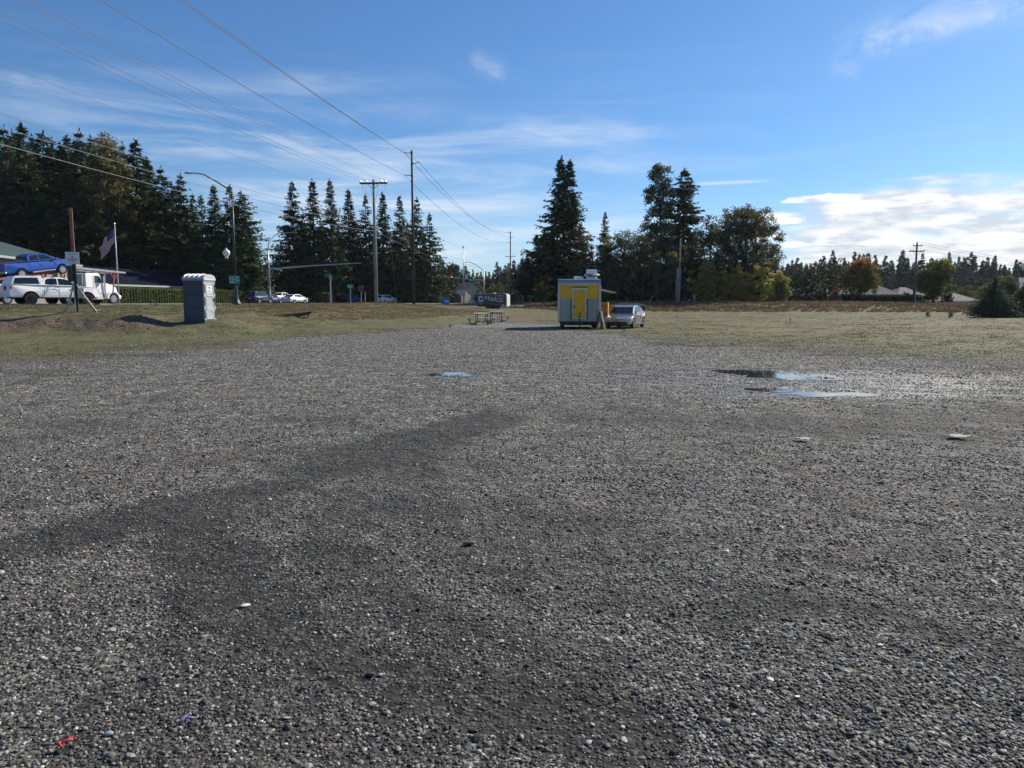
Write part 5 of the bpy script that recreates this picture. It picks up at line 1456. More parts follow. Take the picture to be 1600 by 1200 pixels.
def tpole(px, Y, ztop, lab, r=.19, m=WOODG, group=None):
    x = ux(px, Y); z = gz(x, Y); e = empty('utility_pole', (x, Y, z), -math.atan2(.116, 1), lab, 'utility pole', group); H = ztop - z
    MB().tube([(0, 0, -.5), (0, 0, H * .5), (0, 0, H)], [r, r * .86, r * .7], 12).build('pole', m, e, smooth=True)
    for yy in (-.17, .17): MB().box(-1.55, 1.55, yy - .055, yy + .055, H - .48, H - .34).build('crossarm', WOODD, e)
    for s in (-1, 1): MB().bar((s * .75, -.2, H - .42), (0, -.2, H - 1.15), .05).build('brace', STEEL, e)
    for xx in (-1.45, -.75, .95, 1.4):
        mb = MB(); insul(mb, xx, .17, H - .34); insul(mb, xx, -.17, H - .34); mb.build('insulator', PORC, e)
    mb = MB()
    for (x0, dz) in ((-1.3, 1.0), (-.9, 1.5), (-.35, 1.1), (.45, 1.25), (1.3, 1.0)):
        mb.tube([(x0, .1, H - .5), (x0 * 1.02, .1, H - .5 - dz * .6), (x0 * .7, .05, H - .5 - dz), (x0 * .15, .0, H - .5 - dz * 1.5)], .012, 5)
    mb.build('jumper', WIRED, e)
    MB().tube([(r + .03, -.05, 0), (r + .02, -.05, H * .62)], .045, 8).build('conduit', STEEL, e)
    return e
tp = tpole(590, 84, 15.25, 'grey utility pole with a long double crossarm, left of the tall dark pole')
def armpole(px, Y, ztop, lab, dy=(.35, 1.75, 3.25), cross=None, r=.20, k=1.):
    x = ux(px, Y); z = gz(x, Y); e = empty('utility_pole', (x, Y, z), -math.atan2(.116, 1), lab, 'utility pole'); H = ztop - z
    MB().tube([(0, 0, -.5), (0, 0, H * .5), (0, 0, H)], [r, r * .84, r * .62], 12).build('pole', WOODD, e, smooth=True)
    ends = []
    for s, d in zip((-1, 1, -1), dy):
        MB().tube([(0, 0, H - d), (s * 1.0 * k, 0, H - d + (.08 if s < 0 else .22))], .05, 6).build('post_insulator', mat('grey insulator', (.20, .21, .23), .5), e)
        MB().lathe([(.12, 0), (.16, .02), (.16, .28), (.12, .3)], 8, Matrix.Translation((0, 0, H - d - .15)) @ Matrix.Diagonal((r * 5, r * 5, 1, 1))).build('band', DARK, e)
        ends.append(Vector((x, Y, z)) + ARM * s * 1.0 * k + Vector((0, 0, H - d + (.08 if s < 0 else .22))))
    if cross:
        MB().box(-1.5, 1.5, -.06, .06, H - cross - .12, H - cross).build('crossarm', WOODD, e)
        mb = MB()
        for xx in (-1.4, -.8, .8, 1.4): insul(mb, xx, 0, H - cross)
        mb.build('insulators', PORC, e)
        for s in (-1, 1): MB().bar((s * .8, -.1, H - cross), (0, -.1, H - cross - .7), .05).build('brace', STEEL, e)
    return e, ends
ap, E1 = armpole(648.5, 100, 21.6, 'tallest dark wooden utility pole with three short side arms')
fp, E2 = armpole(797.5, 205, 21.0, 'distant dark utility pole with a lower crossarm, in the gap left of the middle trees', dy=(.3, 1.7, 3.0), cross=6.7, k=.95)
# the same two lines, one span back towards the camera, out of the frame
def line(a, b, sag, label, r=.014, m=WIRE, n=28, name='power_line', cat='power line', group=None):
    a, b = Vector(a), Vector(b); pts = []
    for i in range(n + 1):
        t = i / n; p = a.lerp(b, t); p.z -= 4 * sag * t * (1 - t); pts.append(p)
    o = MB().tube(pts, r, 5).build(name, m); o.location = (0, 0, 0)
    return tag(o, label, cat, group)
def back(p, dist): return Vector(p) - RD * dist
L1 = ['high thin wire reaching the lower left arm of the tallest pole', 'uppermost wire, to the top left arm of the tallest pole', 'high wire running close beside the uppermost one, to the right arm of the tallest pole']
for e_, lb in zip((E1[2], E1[0], E1[1]), L1):
    b0 = back(e_, 118); line(e_, b0, 1.3, lb, .022, WIRED, group='transmission wires')
for e_, f_, lb in zip(E1, E2, ('wire from the tallest pole top to the distant pole, outer one', 'wire from the tallest pole right arm to the distant pole', 'lowest wire from the tallest pole to the distant pole')):
    line(e_, f_, 2.6, lb, .026, WIRED, group='wires beyond the tallest pole')
TPZ = 15.25; tpx = Vector((ux(590, 84), 84, 0))
for off, dz, lb in ((-1.45, -.10, 'pale wire to the left end of the long crossarm'), (-.75, -.10, 'wire to the inner left insulator of the long crossarm'), (.95, -.1, 'wire to the inner right insulator of the long crossarm'), (1.4, -.1, 'wire to the right end of the long crossarm')):
    a = tpx + ARM * off + Vector((0, 0, TPZ + dz)); line(a, back(a, 96), 1.1, lb, .013, WIRE, group='crossarm wires')
for zc, lb, rr in ((13.0, 'single slack wire a little below the crossarm wires', .012), (10.9, 'upper pale communication cable sloping down to the grey pole', .014), (10.3, 'middle pale communication cable sloping down to the grey pole', .016), (9.6, 'lowest pale communication cable sloping down to the grey pole', .017)):
    a = tpx + Vector((0, 0, zc)); line(a, back(a, 96) + Vector((0, 0, .2)), 1.5, lb, rr, mat('pale cable', (.22, .22, .22), .8), group='communication cables')
    b = Vector((ux(797.5, 205), 205, zc + .8)); line(a, b, 2.0, lb.replace('sloping down to the grey pole', 'beyond the grey pole').replace('below the crossarm wires', 'beyond the crossarm pole'), rr, WIRED, group='cables beyond the grey pole')
for (s0, lab) in ((tp, None),):
    c = copy_tree(s0); p = back(Vector((s0.location.x, s0.location.y, 0)), 96); c.location = (p.x, p.y, gz(p.x, p.y)); c['label'] = 'grey crossarm pole out of the frame, behind the camera on the left'
c = copy_tree(ap); p = back(Vector((ap.location.x, ap.location.y, 0)), 118); c.location = (p.x, p.y, gz(p.x, p.y)); c['label'] = 'tall dark pole out of the frame, behind the camera on the left'
# guy wires
line((ux(610, 90), 90, 12.), (ux(623, 95), 95, 1.45), 0, 'guy wire slanting down to the hedge right of the grey pole', .02, WIRE, 2, 'guy_wire', 'guy wire')

# right hand pole
rx_, ry_ = ux(1420, 119.5), 119.5; rz_ = gz(rx_, ry_); H = 11.1 - rz_
rp = empty('utility_pole', (rx_, ry_, rz_), 0, 'brown utility pole with two crossarms on the right bank, before the grey roofs', 'utility pole')
MB().tube([(0, 0, -.4), (0, 0, H)], [.21, .13], 10).build('pole', WOODP, rp, smooth=True)
MB().tube([(.26, .02, 0), (.22, .02, H * .30)], .07, 8).build('conduit', STEEL, rp)
MB().box(-.72, .72, -.2, -.1, H - .52, H - .40).build('crossarm', WOODD, rp)
for yy in (-.2, .12): MB().box(-1.2, 1.2, yy, yy + .1, H - 1.38, H - 1.24).build('crossarm', WOODD, rp)
for s in (-1, 1): MB().bar((s * .8, -.22, H - 1.3), (0, -.2, H - 1.95), .04).build('brace', STEEL, rp)
mb = MB()
for xx, hh in ((-.66, H - .40), (.66, H - .40), (-1.1, H - 1.24), (-.6, H - 1.24), (.6, H - 1.24), (1.1, H - 1.24)): insul(mb, xx, -.15, hh, .2)
insul(mb, 0, 0, H, .25); mb.build('insulators', PORC, rp)
for k, (dz, dx, lb) in enumerate(((0.25, 0, 'top wire running right from the brown crossarm pole'), (-.25, .66, 'second wire running right from the brown crossarm pole'), (-1.1, 1.1, 'third wire running right from the brown crossarm pole'))):
    a = Vector((rx_ + dx, ry_, rz_ + H + dz)); b = P(1720, 425 + k * 4, 100); line(a, b, .3, lb, .014, WIRED, 12, group='wires right of the brown pole')
for dz, lb in ((0, 'thick pale cable running right from the middle of the brown pole'), (-.35, 'lower dark cable running right from the middle of the brown pole')):
    a = Vector((rx_, ry_, P(1422, 420, ry_).z + dz)); b = P(1700, 453, 96) + Vector((0, 0, dz)); line(a, b, .25, lb, .035 if dz == 0 else .02, mat('pale cable', (.22, .22, .22), .8) if dz == 0 else WIRED, 12, group='cables right of the brown pole')
# cut pole in the middle
cx_, cy_ = ux(1056, 119.5), 119.5; cz_ = gz(cx_, cy_)
cp = empty('cut_pole', (cx_, cy_, cz_), 0, 'short grey cut off pole with a thinner pole rising behind it, before the yellowing shrubs', 'pole')
MB().tube([(-.20, 0, -.3), (-.12, 0, P(0, 419, cy_).z - cz_)], .20, 10).build('pole_stub', WOODG, cp, smooth=True)
MB().tube([(.16, .05, -.3), (.20, .05, P(0, 419, cy_).z - cz_)], .18, 10).build('pole_stub', WOODG, cp, smooth=True)
MB().tube([(.22, .3, 0), (.24, .3, P(0, 372, cy_).z - cz_)], [.13, .09], 8).build('thin_pole', WOODG, cp, smooth=True)
ca_ = Vector((cx_ + .24, cy_ + .3, P(0, 376, cy_).z))
line(ca_, (rx_ - .66, ry_, rz_ + H - .2), .6, 'thin wire from the cut pole across the maple to the brown crossarm pole', .012, WIRED)
line((cx_, cy_, P(0, 428, cy_).z), G(1003, 479) + Vector((0, 0, .1)), 0, 'guy wire of the cut pole slanting down to the left', .018, WIRED, 2, 'guy_wire', 'guy wire')
gw = G(1013, 474); MB().tube([gw, gw + Vector((.9, 0, 1.35))], .035, 6).build('guy_guard', mat('pale guard', (.6, .6, .5), .5))
gq = bpy.data.objects['guy_guard']; tag(gq, 'pale plastic guard tube slanting up from the bank, right of the dumpster', 'guy guard')
x, y = ux(1081, 118), 118; o = MB().box(-.12, .12, -.1, .1, -.2, 1.35).build('marker_post', mat('grey marker', (.3, .3, .3), .7), loc=(x, y, gz(x, y))); tag(o, 'short grey marker post on the bank right of the cut pole', 'post')

# street light
sx_, sy_ = ux(374.5, 61), 61; sz_ = gz(sx_, sy_)
st = empty('street_light', (sx_, sy_, sz_), R(3), 'tall dark green street light with one arm to the left and a round white lantern', 'street light')
zt_ = P(369, 299, sy_).z - sz_
MB().lathe([(.36, -.2), (.36, .12), (.30, .25), (.22, .45), (.17, .8), (.15, 1.2), (.13, 1.6)], 16).build('base', GREENP, st)
MB().tube([(0, 0, 1.5), (0, 0, zt_)], [.11, .065], 12).build('pole', GREENP, st, smooth=True)
MB().tube([(0, 0, zt_ - .1), (-.45, 0, zt_ + .30), (-1.3, 0, zt_ + .82), (-2.1, 0, zt_ + 1.28), (-2.7, 0, zt_ + 1.42), (-3.0, 0, zt_ + 1.42)], [.06, .055, .05, .045, .04, .04], 8).build('arm', GREENP, st)
MB().box(-3.65, -2.95, -.15, .15, zt_ + 1.36, zt_ + 1.46).build('lamp_head', mat('grey lamp', (.18, .18, .19), .5), st, bevel=.03)
zg_ = P(362, 396, sy_).z - sz_
MB().tube([(0, 0, zg_ - .55), (-.62, 0, zg_ - .62), (-.64, 0, zg_ - .38)], .035, 8).build('lantern_bracket', GREENP, st)
gl = MB().lathe([(.10, -.42), (.14, -.30), (.10, -.26), (.22, -.15), (.29, .0), (.28, .13), (.18, .26), (.08, .32), (.06, .40), (.001, .46)], 16, Matrix.Translation((-.64, 0, zg_))).build('lantern', mat('white globe', (.78, .78, .76), .25), st, smooth=True)
zs_ = P(372, 437, sy_).z - sz_
sgn = MB().box(-.50, .38, -.13, -.10, zs_ - .35, zs_ + .35).build('sign_board', GSIGN, st)
MB().box(.12, .14, -.137, -.13, zs_ - .33, zs_ + .33).build('sign_divider', WSIGN, sgn)
blocks([(-.42, .04, zs_ + .14, .10), (-.42, .06, zs_ - .06, .10), (-.42, .0, zs_ - .25, .10), (.20, .32, zs_ + .12, .11), (.20, .32, zs_ - .1, .11)], WSIGN, sgn, Matrix.Translation((0, -.132, 0)), 'sign_print', 8)

# traffic signal pole on the left with luminaire and long mast arm
qx, qy = ux(427, 130), 130; qz = 1.42
q = empty('signal_pole', (qx, qy, qz), 0, 'grey signal pole with a very long arm and green street sign, left of the row', 'signal pole')
ztp = P(424, 390, qy).z - qz
MB().tube([(0, 0, 0), (-.05, 0, P(424, 420, qy).z - qz), (-.1, 0, ztp)], [.19, .15, .10], 10).build('pole', STEEL, q, smooth=True)
MB().tube([(-.1, 0, ztp - .1), (.1, 0, ztp + 1.2), (1.0, 0, ztp + 2.3), (1.9, 0, ztp + 2.85), (4.3, 0, ztp + 2.9)], [.1, .09, .07, .06, .05], 8).build('lamp_arm', STEEL, q)
MB().box(4.2, 5.0, -.16, .16, ztp + 2.82, ztp + 2.94).build('lamp_head', mat('grey lamp', (.18, .18, .19), .5), q)
za = P(430, 420, qy).z - qz
MB().tube([(0, 0, za), (8, 0, za + .55), (16, 0, za + 1.0)], [.16, .12, .07], 8).build('mast_arm', STEEL, q)
sg = MB().box(.7, 2.4, -.2, -.16, za - .28, za + .28).build('street_sign', GSIGN, q)
blocks([(.85, 2.25, za - .1, .22)], WSIGN, sg, Matrix.Translation((0, -.202, 0)), 'sign_print', 9)
# small posts by the hedge
def post_sign(name, px, Y, ytop, lab, board=None, m=STEEL, cat='sign', rz=0., w=.09):
    x = ux(px, Y); z = gz(x, Y) if Y < 150 else 1.45; e = empty(name, (x, Y, z), R(rz), lab, cat); H = P(px, ytop, Y).z - z
    MB().box(-w / 2, w / 2, -w / 2, w / 2, -.2, H).build('post', m, e)
    if board:
        bw, bh, bm, pr = board
        b = MB().box(-bw / 2, bw / 2, -w / 2 - .03, -w / 2 - .005, H - bh, H + .02).build('board', bm, e)
        if pr: blocks(pr, WSIGN, b, Matrix.Translation((0, -w / 2 - .032, H - bh)), 'sign_print', int(px))
    return e
post_sign('street_sign', 520.5, 92, 429, 'slim grey post with a small green sign turned edge on, before the square hedge end', (.34, .55, mat('pale green sign', (.10, .40, .28), .5), None), w=.13)
post_sign('street_sign', 551, 120, 444, 'green street sign on a thin post above the small blue car', (1.05, .65, GSIGN, [(-.4, .4, .36, .13), (-.35, .3, .12, .12)]))
post_sign('road_sign', 567.5, 112, 446, 'brown backed road sign left of the grey crossarm pole', (.80, 1.0, mat('brown sign back', (.10, .062, .048), .7), None))
post_sign('marker_post', 573.5, 118, 457, 'short thin pale post just right of the brown sign', None, mat('pale post', (.45, .43, .40), .7), 'post')

# crossroads signals far in the middle
ix, iy = ux(725.5, 160), 160; iz = 1.47
sp_ = empty('signal_pole', (ix, iy, iz), 0, 'tall thin grey light pole in the middle of the crossroads signals', 'light pole')
zt2 = P(724, 388, iy).z - iz
MB().tube([(0, 0, -.2), (0, 0, zt2)], [.14, .08], 8).build('pole', STEEL, sp_, smooth=True)
MB().lathe([(.05, 0), (.17, .1), (.2, .3), (.1, .5), (.001, .6)], 8, Matrix.Translation((0, 0, zt2))).build('sensor', STEEL, sp_)
wx = P(729, 432, iy); MB().box(.35, .85, -.05, 0, wx.z - iz - .5, wx.z - iz + .5, Matrix.Rotation(0, 4, 'X')).build('white_panel', WSIGN, sp_)
jx, jy = ux(756.5, 162), 162
sp2 = empty('signal_pole', (jx, jy, 1.47), 0, 'grey signal pole whose long arm carries the traffic lights', 'signal pole')
z2 = P(756, 422, jy).z - 1.47
MB().tube([(0, 0, -.2), (0, 0, z2)], [.17, .11], 8).build('pole', STEEL, sp2, smooth=True)
MB().tube([(0, 0, z2 - .1), (-1.5, 0, z2 + 1.0), (-3.1, 0, z2 + 1.75), (-4.2, 0, z2 + 1.6)], .06, 6).build('lamp_arm', STEEL, sp2)
zm = P(756, 438, jy).z - 1.47
MB().tube([(0, 0, zm), (-14.6, 0, zm + 1.2)], [.13, .06], 8).build('mast_arm', STEEL, sp2)
sg = MB().box(-3.2, -1.6, -.2, -.16, zm - .25, zm + .40).build('street_sign', GSIGN, sp2)
blocks([(-3.05, -1.75, zm - .05, .26)], WSIGN, sg, Matrix.Translation((0, -.205, 0)), 'sign_print', 13)
REDON = mat('lit red signal', (.8, .05, .02), .4, emis=(1, .08, .03, 3.))
for k, (px, py) in enumerate(((663, 432), (684.5, 433), (706, 435), (721, 431))):
    w_ = P(px, py, jy); dx = w_.x - jx; zc = w_.z - 1.47
    hd_ = MB().box(dx - .24, dx + .24, -.30, -.12, zc - .72, zc + .55).build('traffic_light', mat('olive signal housing', (.045, .042, .012), .6) if k < 3 else DARK, sp2, bevel=.03)
    for q_ in range(3):
        MB().lathe([(.14, 0), (.14, .06), (.001, .07)], 10, Matrix.Translation((dx, -.31, zc + .32 - q_ * .40)) @ Matrix.Rotation(math.pi / 2, 4, 'X')).build('lens', REDON if (q_ == 0 and k < 3) else mat('dark lens', (.02, .03, .02), .3), hd_)
w_ = P(670.5, 430.5, jy); dx = w_.x - jx; zc = w_.z - 1.47
MB().box(dx - .38, dx + .38, -.2, -.16, zc - .5, zc + .5).build('turn_sign', mat('grey sign', (.5, .51, .53), .5), sp2)
MB().bar((dx - .12, -.21, zc - .25), (dx + .12, -.21, zc + .25), .08, .01).build('turn_arrow', DARK, sp2)
# banner frame
bx, by = ux(721.5, 128), 128; bz = gz(bx, by)
bn_ = empty('banner_sign', (bx, by, bz), 0, 'pale pennant shaped banner stretched between two dark posts by the crossroads', 'banner')
z0, z1 = P(0, 465.5, by).z - bz, P(0, 453, by).z - bz
MB().add([(-.72, -.02, z1), (.72, -.02, z1), (.72, -.02, z0), (.45, -.02, z0 + .75), (-.05, -.02, z0), (-.35, -.02, z0 + .75), (-.72, -.02, z0 + .6)] + [(-.72, .02, z1), (.72, .02, z1), (.72, .02, z0), (.45, .02, z0 + .75), (-.05, .02, z0), (-.35, .02, z0 + .75), (-.72, .02, z0 + .6)],
         [tuple(range(7)), tuple(range(7, 14))] + [(i, (i + 1) % 7, 7 + (i + 1) % 7, 7 + i) for i in range(7)]).build('banner', mat('worn white banner', (.50, .47, .45), .8, var=.2), bn_)
for s in (-.5, .5): MB().box(s - .06, s + .06, .03, .12, -.1, z1).build('post', DARK, bn_)
# inverted L frames
for px, lb in ((817, 'left of two thin tan posts with a short top bar, before the dark thicket'), (829, 'right of two thin tan posts with a short top bar, before the dark thicket')):
    x, y = ux(px, 120.), 120.; z = gz(x, y); e = empty('bracket_post', (x, y, z), 0, lb, 'post', 'two bracket posts')
    MB().tube([(0, 0, -.2), (0, 0, 1.25)], .045, 6).build('post', mat('tan pipe', (.38, .30, .22), .6), e)
    MB().tube([(0, 0, 1.22), (-.5, 0, 1.28)], .045, 6).build('top_bar', mat('tan pipe', (.38, .30, .22), .6), e)
# blue bins
x, y = ux(697, 121), 121.; z = gz(x, y); e = empty('recycling_bin', (x, y, z), R(10), 'bright blue recycling container on the bank, right of the tallest pole', 'container')
BB = mat('blue plastic', (.06, .17, .45), .5, var=.2)
MB().prism([(-.62, -.05), (-.62, .92), (.62, .92), (.62, -.05)], -.45, .45).build('body', BB, e, bevel=.04); MB().prism([(-.66, .92), (-.60, 1.05), (.60, 1.05), (.66, .92)], -.5, .5).build('lid', mat('dull blue lid', (.14, .24, .42), .5), e, bevel=.02)
MB().box(-.1, .5, -.462, -.45, .3, .7).build('sticker', mat('pale blue sticker', (.40, .50, .62), .5), e)

# ---- temporary power pole with sign
ox, oy = ux(127.5, 37.0), 37.0; oz = gz(ox, oy)
tpp = empty('power_post', (ox, oy, oz), R(25), 'reddish timber power post with electric boxes, a white sign and three lumber braces', 'post')
Hh = P(122, 325, oy).z - oz
MB().box(-.085, .085, -.085, .085, -.3, 3.0).build('lower_post', WOODD, tpp, bevel=.01)
MB().box(-.075, .075, -.075, .075, 1.7, Hh).build('upper_post', WOODR, tpp, bevel=.01)
MB().box(-.30, -.10, -.16, .08, 1.55, 2.35).build('meter_box', GREENP, tpp, bevel=.01)
MB().box(.09, .33, -.16, .06, 1.45, 1.95).build('breaker_box', mat('grey enclosure', (.34, .36, .37), .45, .3), tpp, bevel=.01)
MB().box(.12, .36, -.15, .05, .75, 1.25).build('outlet_box', mat('pale grey enclosure', (.42, .43, .43), .45, .3), tpp, bevel=.01)
MB().tube([(-.05, -.12, 0), (-.05, -.12, 1.6)], .03, 8).build('conduit', STEEL, tpp)
sgn = MB().box(-.34, .26, -.12, -.095, P(0, 412.5, oy).z - oz, P(0, 394, oy).z - oz).build('sign_board', WSIGN, tpp)
zm_ = (P(0, 412.5, oy).z + P(0, 394, oy).z) / 2 - oz
blocks([(-.24, .16, zm_ + .17, .045)], mat('blue print', (.10, .22, .45), .6), sgn, Matrix.Translation((0, -.122, 0)), 'blue_print', 1)
blocks([(-.25, .19, zm_ - .08, .06), (-.22, .16, zm_ - .16, .055), (-.14, .10, zm_ - .25, .035)], mat('red print', (.50, .03, .03), .6), sgn, Matrix.Translation((0, -.122, 0)), 'red_print', 2)
MB().lathe([(.045, 0), (.045, .006), (.001, .008)], 6, Matrix.Translation((-.04, -.121, zm_ + .06)) @ Matrix.Rotation(math.pi / 2, 4, 'X')).build('emblem', mat('red print', (.50, .03, .03), .6), sgn)
MB().bar((-.16, -.123, zm_ + .06), (.08, -.123, zm_ + .06), .01, .004).build('emblem_bar', mat('grey print', (.2, .2, .2), .6), sgn)
for a, b in (((-.55, -.15), (-.05, .1)), ((.95, -.35), (.05, -.1)), ((.8, .8), (.0, .08))):
    gxw = tpp.matrix_world if 0 else None
    c_, s_ = math.cos(R(25)), math.sin(R(25)); wxp, wyp = ox + a[0] * c_ - a[1] * s_, oy + a[0] * s_ + a[1] * c_
    MB().bar((a[0], a[1], gz(wxp, wyp) - oz - .05), (b[0], b[1], 1.42), .09, .04).build('brace', LUM, tpp)
MB().bar((-.30, -.14, 0.25), (-.08, -.1, 1.5), .08, .04).build('brace', LUM, tpp)
rk = G(151, 487)
o = bpy.data.objects.new('rubble', stone_mesh(77, .6, 2)); o.data.materials.append(mat('pale rubble', (.36, .32, .27), .9, bump=.4)); COL.objects.link(o); o.location = rk; o.scale = (.55, .4, .4); tag(o, 'pale lump of rubble at the foot of the right lumber brace', 'rock')

# ---- flag
fx2, fy2 = ux(193.5, 90), 90.; fz2 = 1.43
fp2 = empty('flagpole', (fx2, fy2, fz2), 0, 'white flagpole rising behind the hedge with a drooping striped flag', 'flagpole')
Hf = P(187, 350, fy2).z - fz2
MB().tube([(0, 0, 0), (0, 0, Hf)], [.085, .045], 10).build('pole', mat('white pole paint', (.62, .62, .60), .35), fp2, smooth=True)
MB().lathe([(.001, -.09), (.06, -.06), (.085, 0), (.06, .06), (.001, .09)], 10, Matrix.Translation((0, 0, Hf + .06))).build('finial', mat('brass', (.5, .4, .15), .35, .8), fp2)
fl = empty('flag', (fx2, fy2, fz2), 0, 'flag with red and white stripes and a dark blue corner hanging off the flagpole', 'flag')
def flagpt(u, v):
    """u along the fly 0..1, v from top 0 to hem 1"""
    top = Vector((-.05 - 2.0 * u, .25 * math.sin(u * 9) * u, Hf - .45 - 2.35 * u ** 1.15))
    drop = 1.75 * (1 - .12 * u)
    return top + Vector((.16 * math.sin(v * 5 + u * 6) * u + .35 * u * v, .22 * math.sin(u * 10 + v * 2.5) * (.3 + u), -drop * v))
NU = 26
cols_ = {'red': mat('flag red', (.35, .012, .018), .8), 'white': mat('flag white', (.62, .60, .60), .8), 'blue': mat('flag blue', (.012, .018, .09), .8)}
for k in range(13):
    v0, v1 = k / 13, (k + 1) / 13; us = [i / NU for i in range(NU + 1)]
    if k < 7: us = [u for u in us if u >= .385]
    vs = []
    for u in us: vs += [flagpt(u, v0), flagpt(u, (v0 + v1) / 2), flagpt(u, v1)]
    fs = []
    for i in range(len(us) - 1):
        for j in (0, 1): fs.append((i * 3 + j, i * 3 + j + 1, i * 3 + 4 + j, i * 3 + 3 + j))
    o = MB().add(vs, fs).build('stripe', cols_['red' if k % 2 == 0 else 'white'], fl); o['label'] = ('red' if k % 2 == 0 else 'white') + ' stripe of the flag'
    sm = o.modifiers.new('cloth', 'SOLIDIFY'); sm.thickness = .01
us = [i / NU for i in range(11)]; vv = [j / 13 for j in range(8)]; vs = [flagpt(u, v) for u in us for v in vv]
fs = [(i * 8 + j, i * 8 + j + 1, i * 8 + 9 + j, i * 8 + 8 + j) for i in range(10) for j in range(7)]
o = MB().add(vs, fs).build('canton', cols_['blue'], fl); sm = o.modifiers.new('cloth', 'SOLIDIFY'); sm.thickness = .012
mb = MB()
for r0 in range(9):
    for c0 in range(6 if r0 % 2 == 0 else 5):
        u = .385 * ((c0 + (.5 if r0 % 2 == 0 else 1)) / 6); v = 7 / 13 * (r0 + .5) / 9.2; p = flagpt(u, v) + Vector((0, -.02, 0))
        pts = [p + Vector((math.sin(a) * q, -.004, math.cos(a) * q)) for a, q in [(math.tau * i / 10, .045 if i % 2 == 0 else .018) for i in range(10)]]
        mb.add(pts, [tuple(range(10))])
o = mb.build('stars', cols_['white'], fl); o['kind'] = 'stuff'

# ================================================================== buildings
def bmat(name, col, **k): return mat(name, col, .85, **k)
BROOF = mat('dark blue metal roof', (.006, .009, .024), .85, var=.2, vscale=1.5)
WALLG = mat('grey painted wall', (.34, .34, .34), .85, var=.08, bump=.1)
def longb(name, A, B, depth, eave, ridge, base, mr, mw, lab, ov=.6, fascia=None, windows=(), side=1, ribs=0, hip=0.):
    """gabled building with its front wall from A to B (world xy)"""
    A, B = Vector((*A, 0)), Vector((*B, 0)); d = (B - A); L = d.length; ang = math.atan2(d.y, d.x)
    e = empty(name, (A.x, A.y, base), ang, lab, 'building')
    ev, rg = eave - base, ridge - base
    MB().box(0, L, 0, depth, 0, ev).build('wall', mw, e)
    for xg in (0, L):
        if hip: continue
        MB().add([(xg - .02, 0, ev), (xg - .02, depth, ev), (xg - .02, depth / 2, rg - .05), (xg + .02, 0, ev), (xg + .02, depth, ev), (xg + .02, depth / 2, rg - .05)], [(0, 1, 2), (3, 4, 5), (0, 1, 4, 3), (1, 2, 5, 4), (2, 0, 3, 5)]).build('gable', mw, e)
    sl = (rg - ev) / (depth / 2)
    x0, x1 = -ov, L + ov; y0 = -ov; ze = ev - sl * ov
    t = .14
    vs = [(x0, y0, ze), (x1, y0, ze), (x1 - hip, depth / 2, rg), (x0 + hip, depth / 2, rg), (x0, depth + ov, ze), (x1, depth + ov, ze)]
    vs2 = [(a, b, c + t) for a, b, c in vs]
    fs = [(0, 1, 2, 3), (3, 2, 5, 4)] + ([(1, 5, 2), (0, 3, 4)] if hip else [])
    f2 = [tuple(i + 6 for i in f) for f in fs] + fs + [(0, 1, 7, 6), (4, 5, 11, 10), (0, 4, 10, 6), (1, 5, 11, 7)]
    if not hip: f2 = [tuple(i + 6 for i in f) for f in fs] + fs + [(0, 1, 7, 6), (4, 5, 11, 10), (0, 3, 9, 6), (3, 4, 10, 9), (1, 2, 8, 7), (2, 5, 11, 8)]
    rf_ = MB().add(vs2[:0] + vs + vs2, f2).build('roof', mr, e)
    if ribs:
        mb = MB(); n = int(L / ribs)
        for i in range(n + 1):
            xx = x0 + (x1 - x0) * i / n; mb.bar((xx, y0, ze + t + .02), (xx, depth / 2, rg + t + .02), .05, .05)
        o = mb.build('roof_seams', mr, rf_); o['kind'] = 'stuff'
    if fascia: MB().box(x0, x1, y0 - .04, y0 - .005, ze - .10, ze + t).build('gutter', fascia, e)
    for (xw, w, z0, z1) in windows:
        fr = MB().box(xw - .08, xw + w + .08, -.06, -.005, z0 - .08, z1 + .08).build('window', WSIGN, e)
        MB().box(xw, xw + w, -.085, -.062, z0, z1).build('pane', GLASS, fr)
    return e
longb('long_building', (ux(128, 104), 104), (ux(420, 150), 150), 15, 1.45 + 2.95, 1.45 + 5.6, 1.45, BROOF, WALLG, 'long low building with a dark blue roof behind the clipped hedge', fascia=mat('pale gutter', (.40, .40, .40), .5), ribs=.9, windows=[(8 + k * 5.2, 1.6, 1.0, 2.1) for k in range(8)])
longb('green_roof_building', (-49, 61), (-54, 92), 16, 1.45 + 4.9, 1.45 + 7.9, 1.45, mat('grey green metal roof', (.060, .085, .080), .5, var=.15), mat('tan wall', (.20, .185, .155), .85), 'tan building with a grey green metal roof at the left edge, behind the blue pickup', fascia=mat('grey gutter', (.30, .32, .33), .5), hip=9., windows=[(4, 2, 2, 3.2), (12, 2, 2, 3.2)])
SHING = mat('grey brown shingles', (.105, .097, .088), .9, var=.2, vscale=3, bump=.4, bscale=12)
SHINL = mat('light grey shingles', (.16, .155, .145), .9, var=.15, vscale=3, bump=.4, bscale=12)
WB = mat('blue grey siding', (.16, .19, .24), .8); WBG = mat('beige siding', (.36, .33, .28), .8)
longb('house', (ux(694, 190), 190), (ux(722, 186), 186), 9, 1.45 + 2.6, 1.45 + 5.2, 1.45, mat('grey slate roof', (.14, .15, .18), .8), WBG, 'grey roofed house behind the crossroads, left of the tall light pole', windows=[(1, 1, 1, 2)])
longb('house', (ux(1236, 160), 160), (ux(1272, 160), 160), 8, 1.45 + 1.9, 1.45 + 3.9, 1.45, mat('dark blue grey roof', (.10, .12, .15), .8), WB, 'blue grey house left of the red shrub, mostly behind the bank', windows=[(1.2, .9, .6, 1.5)])
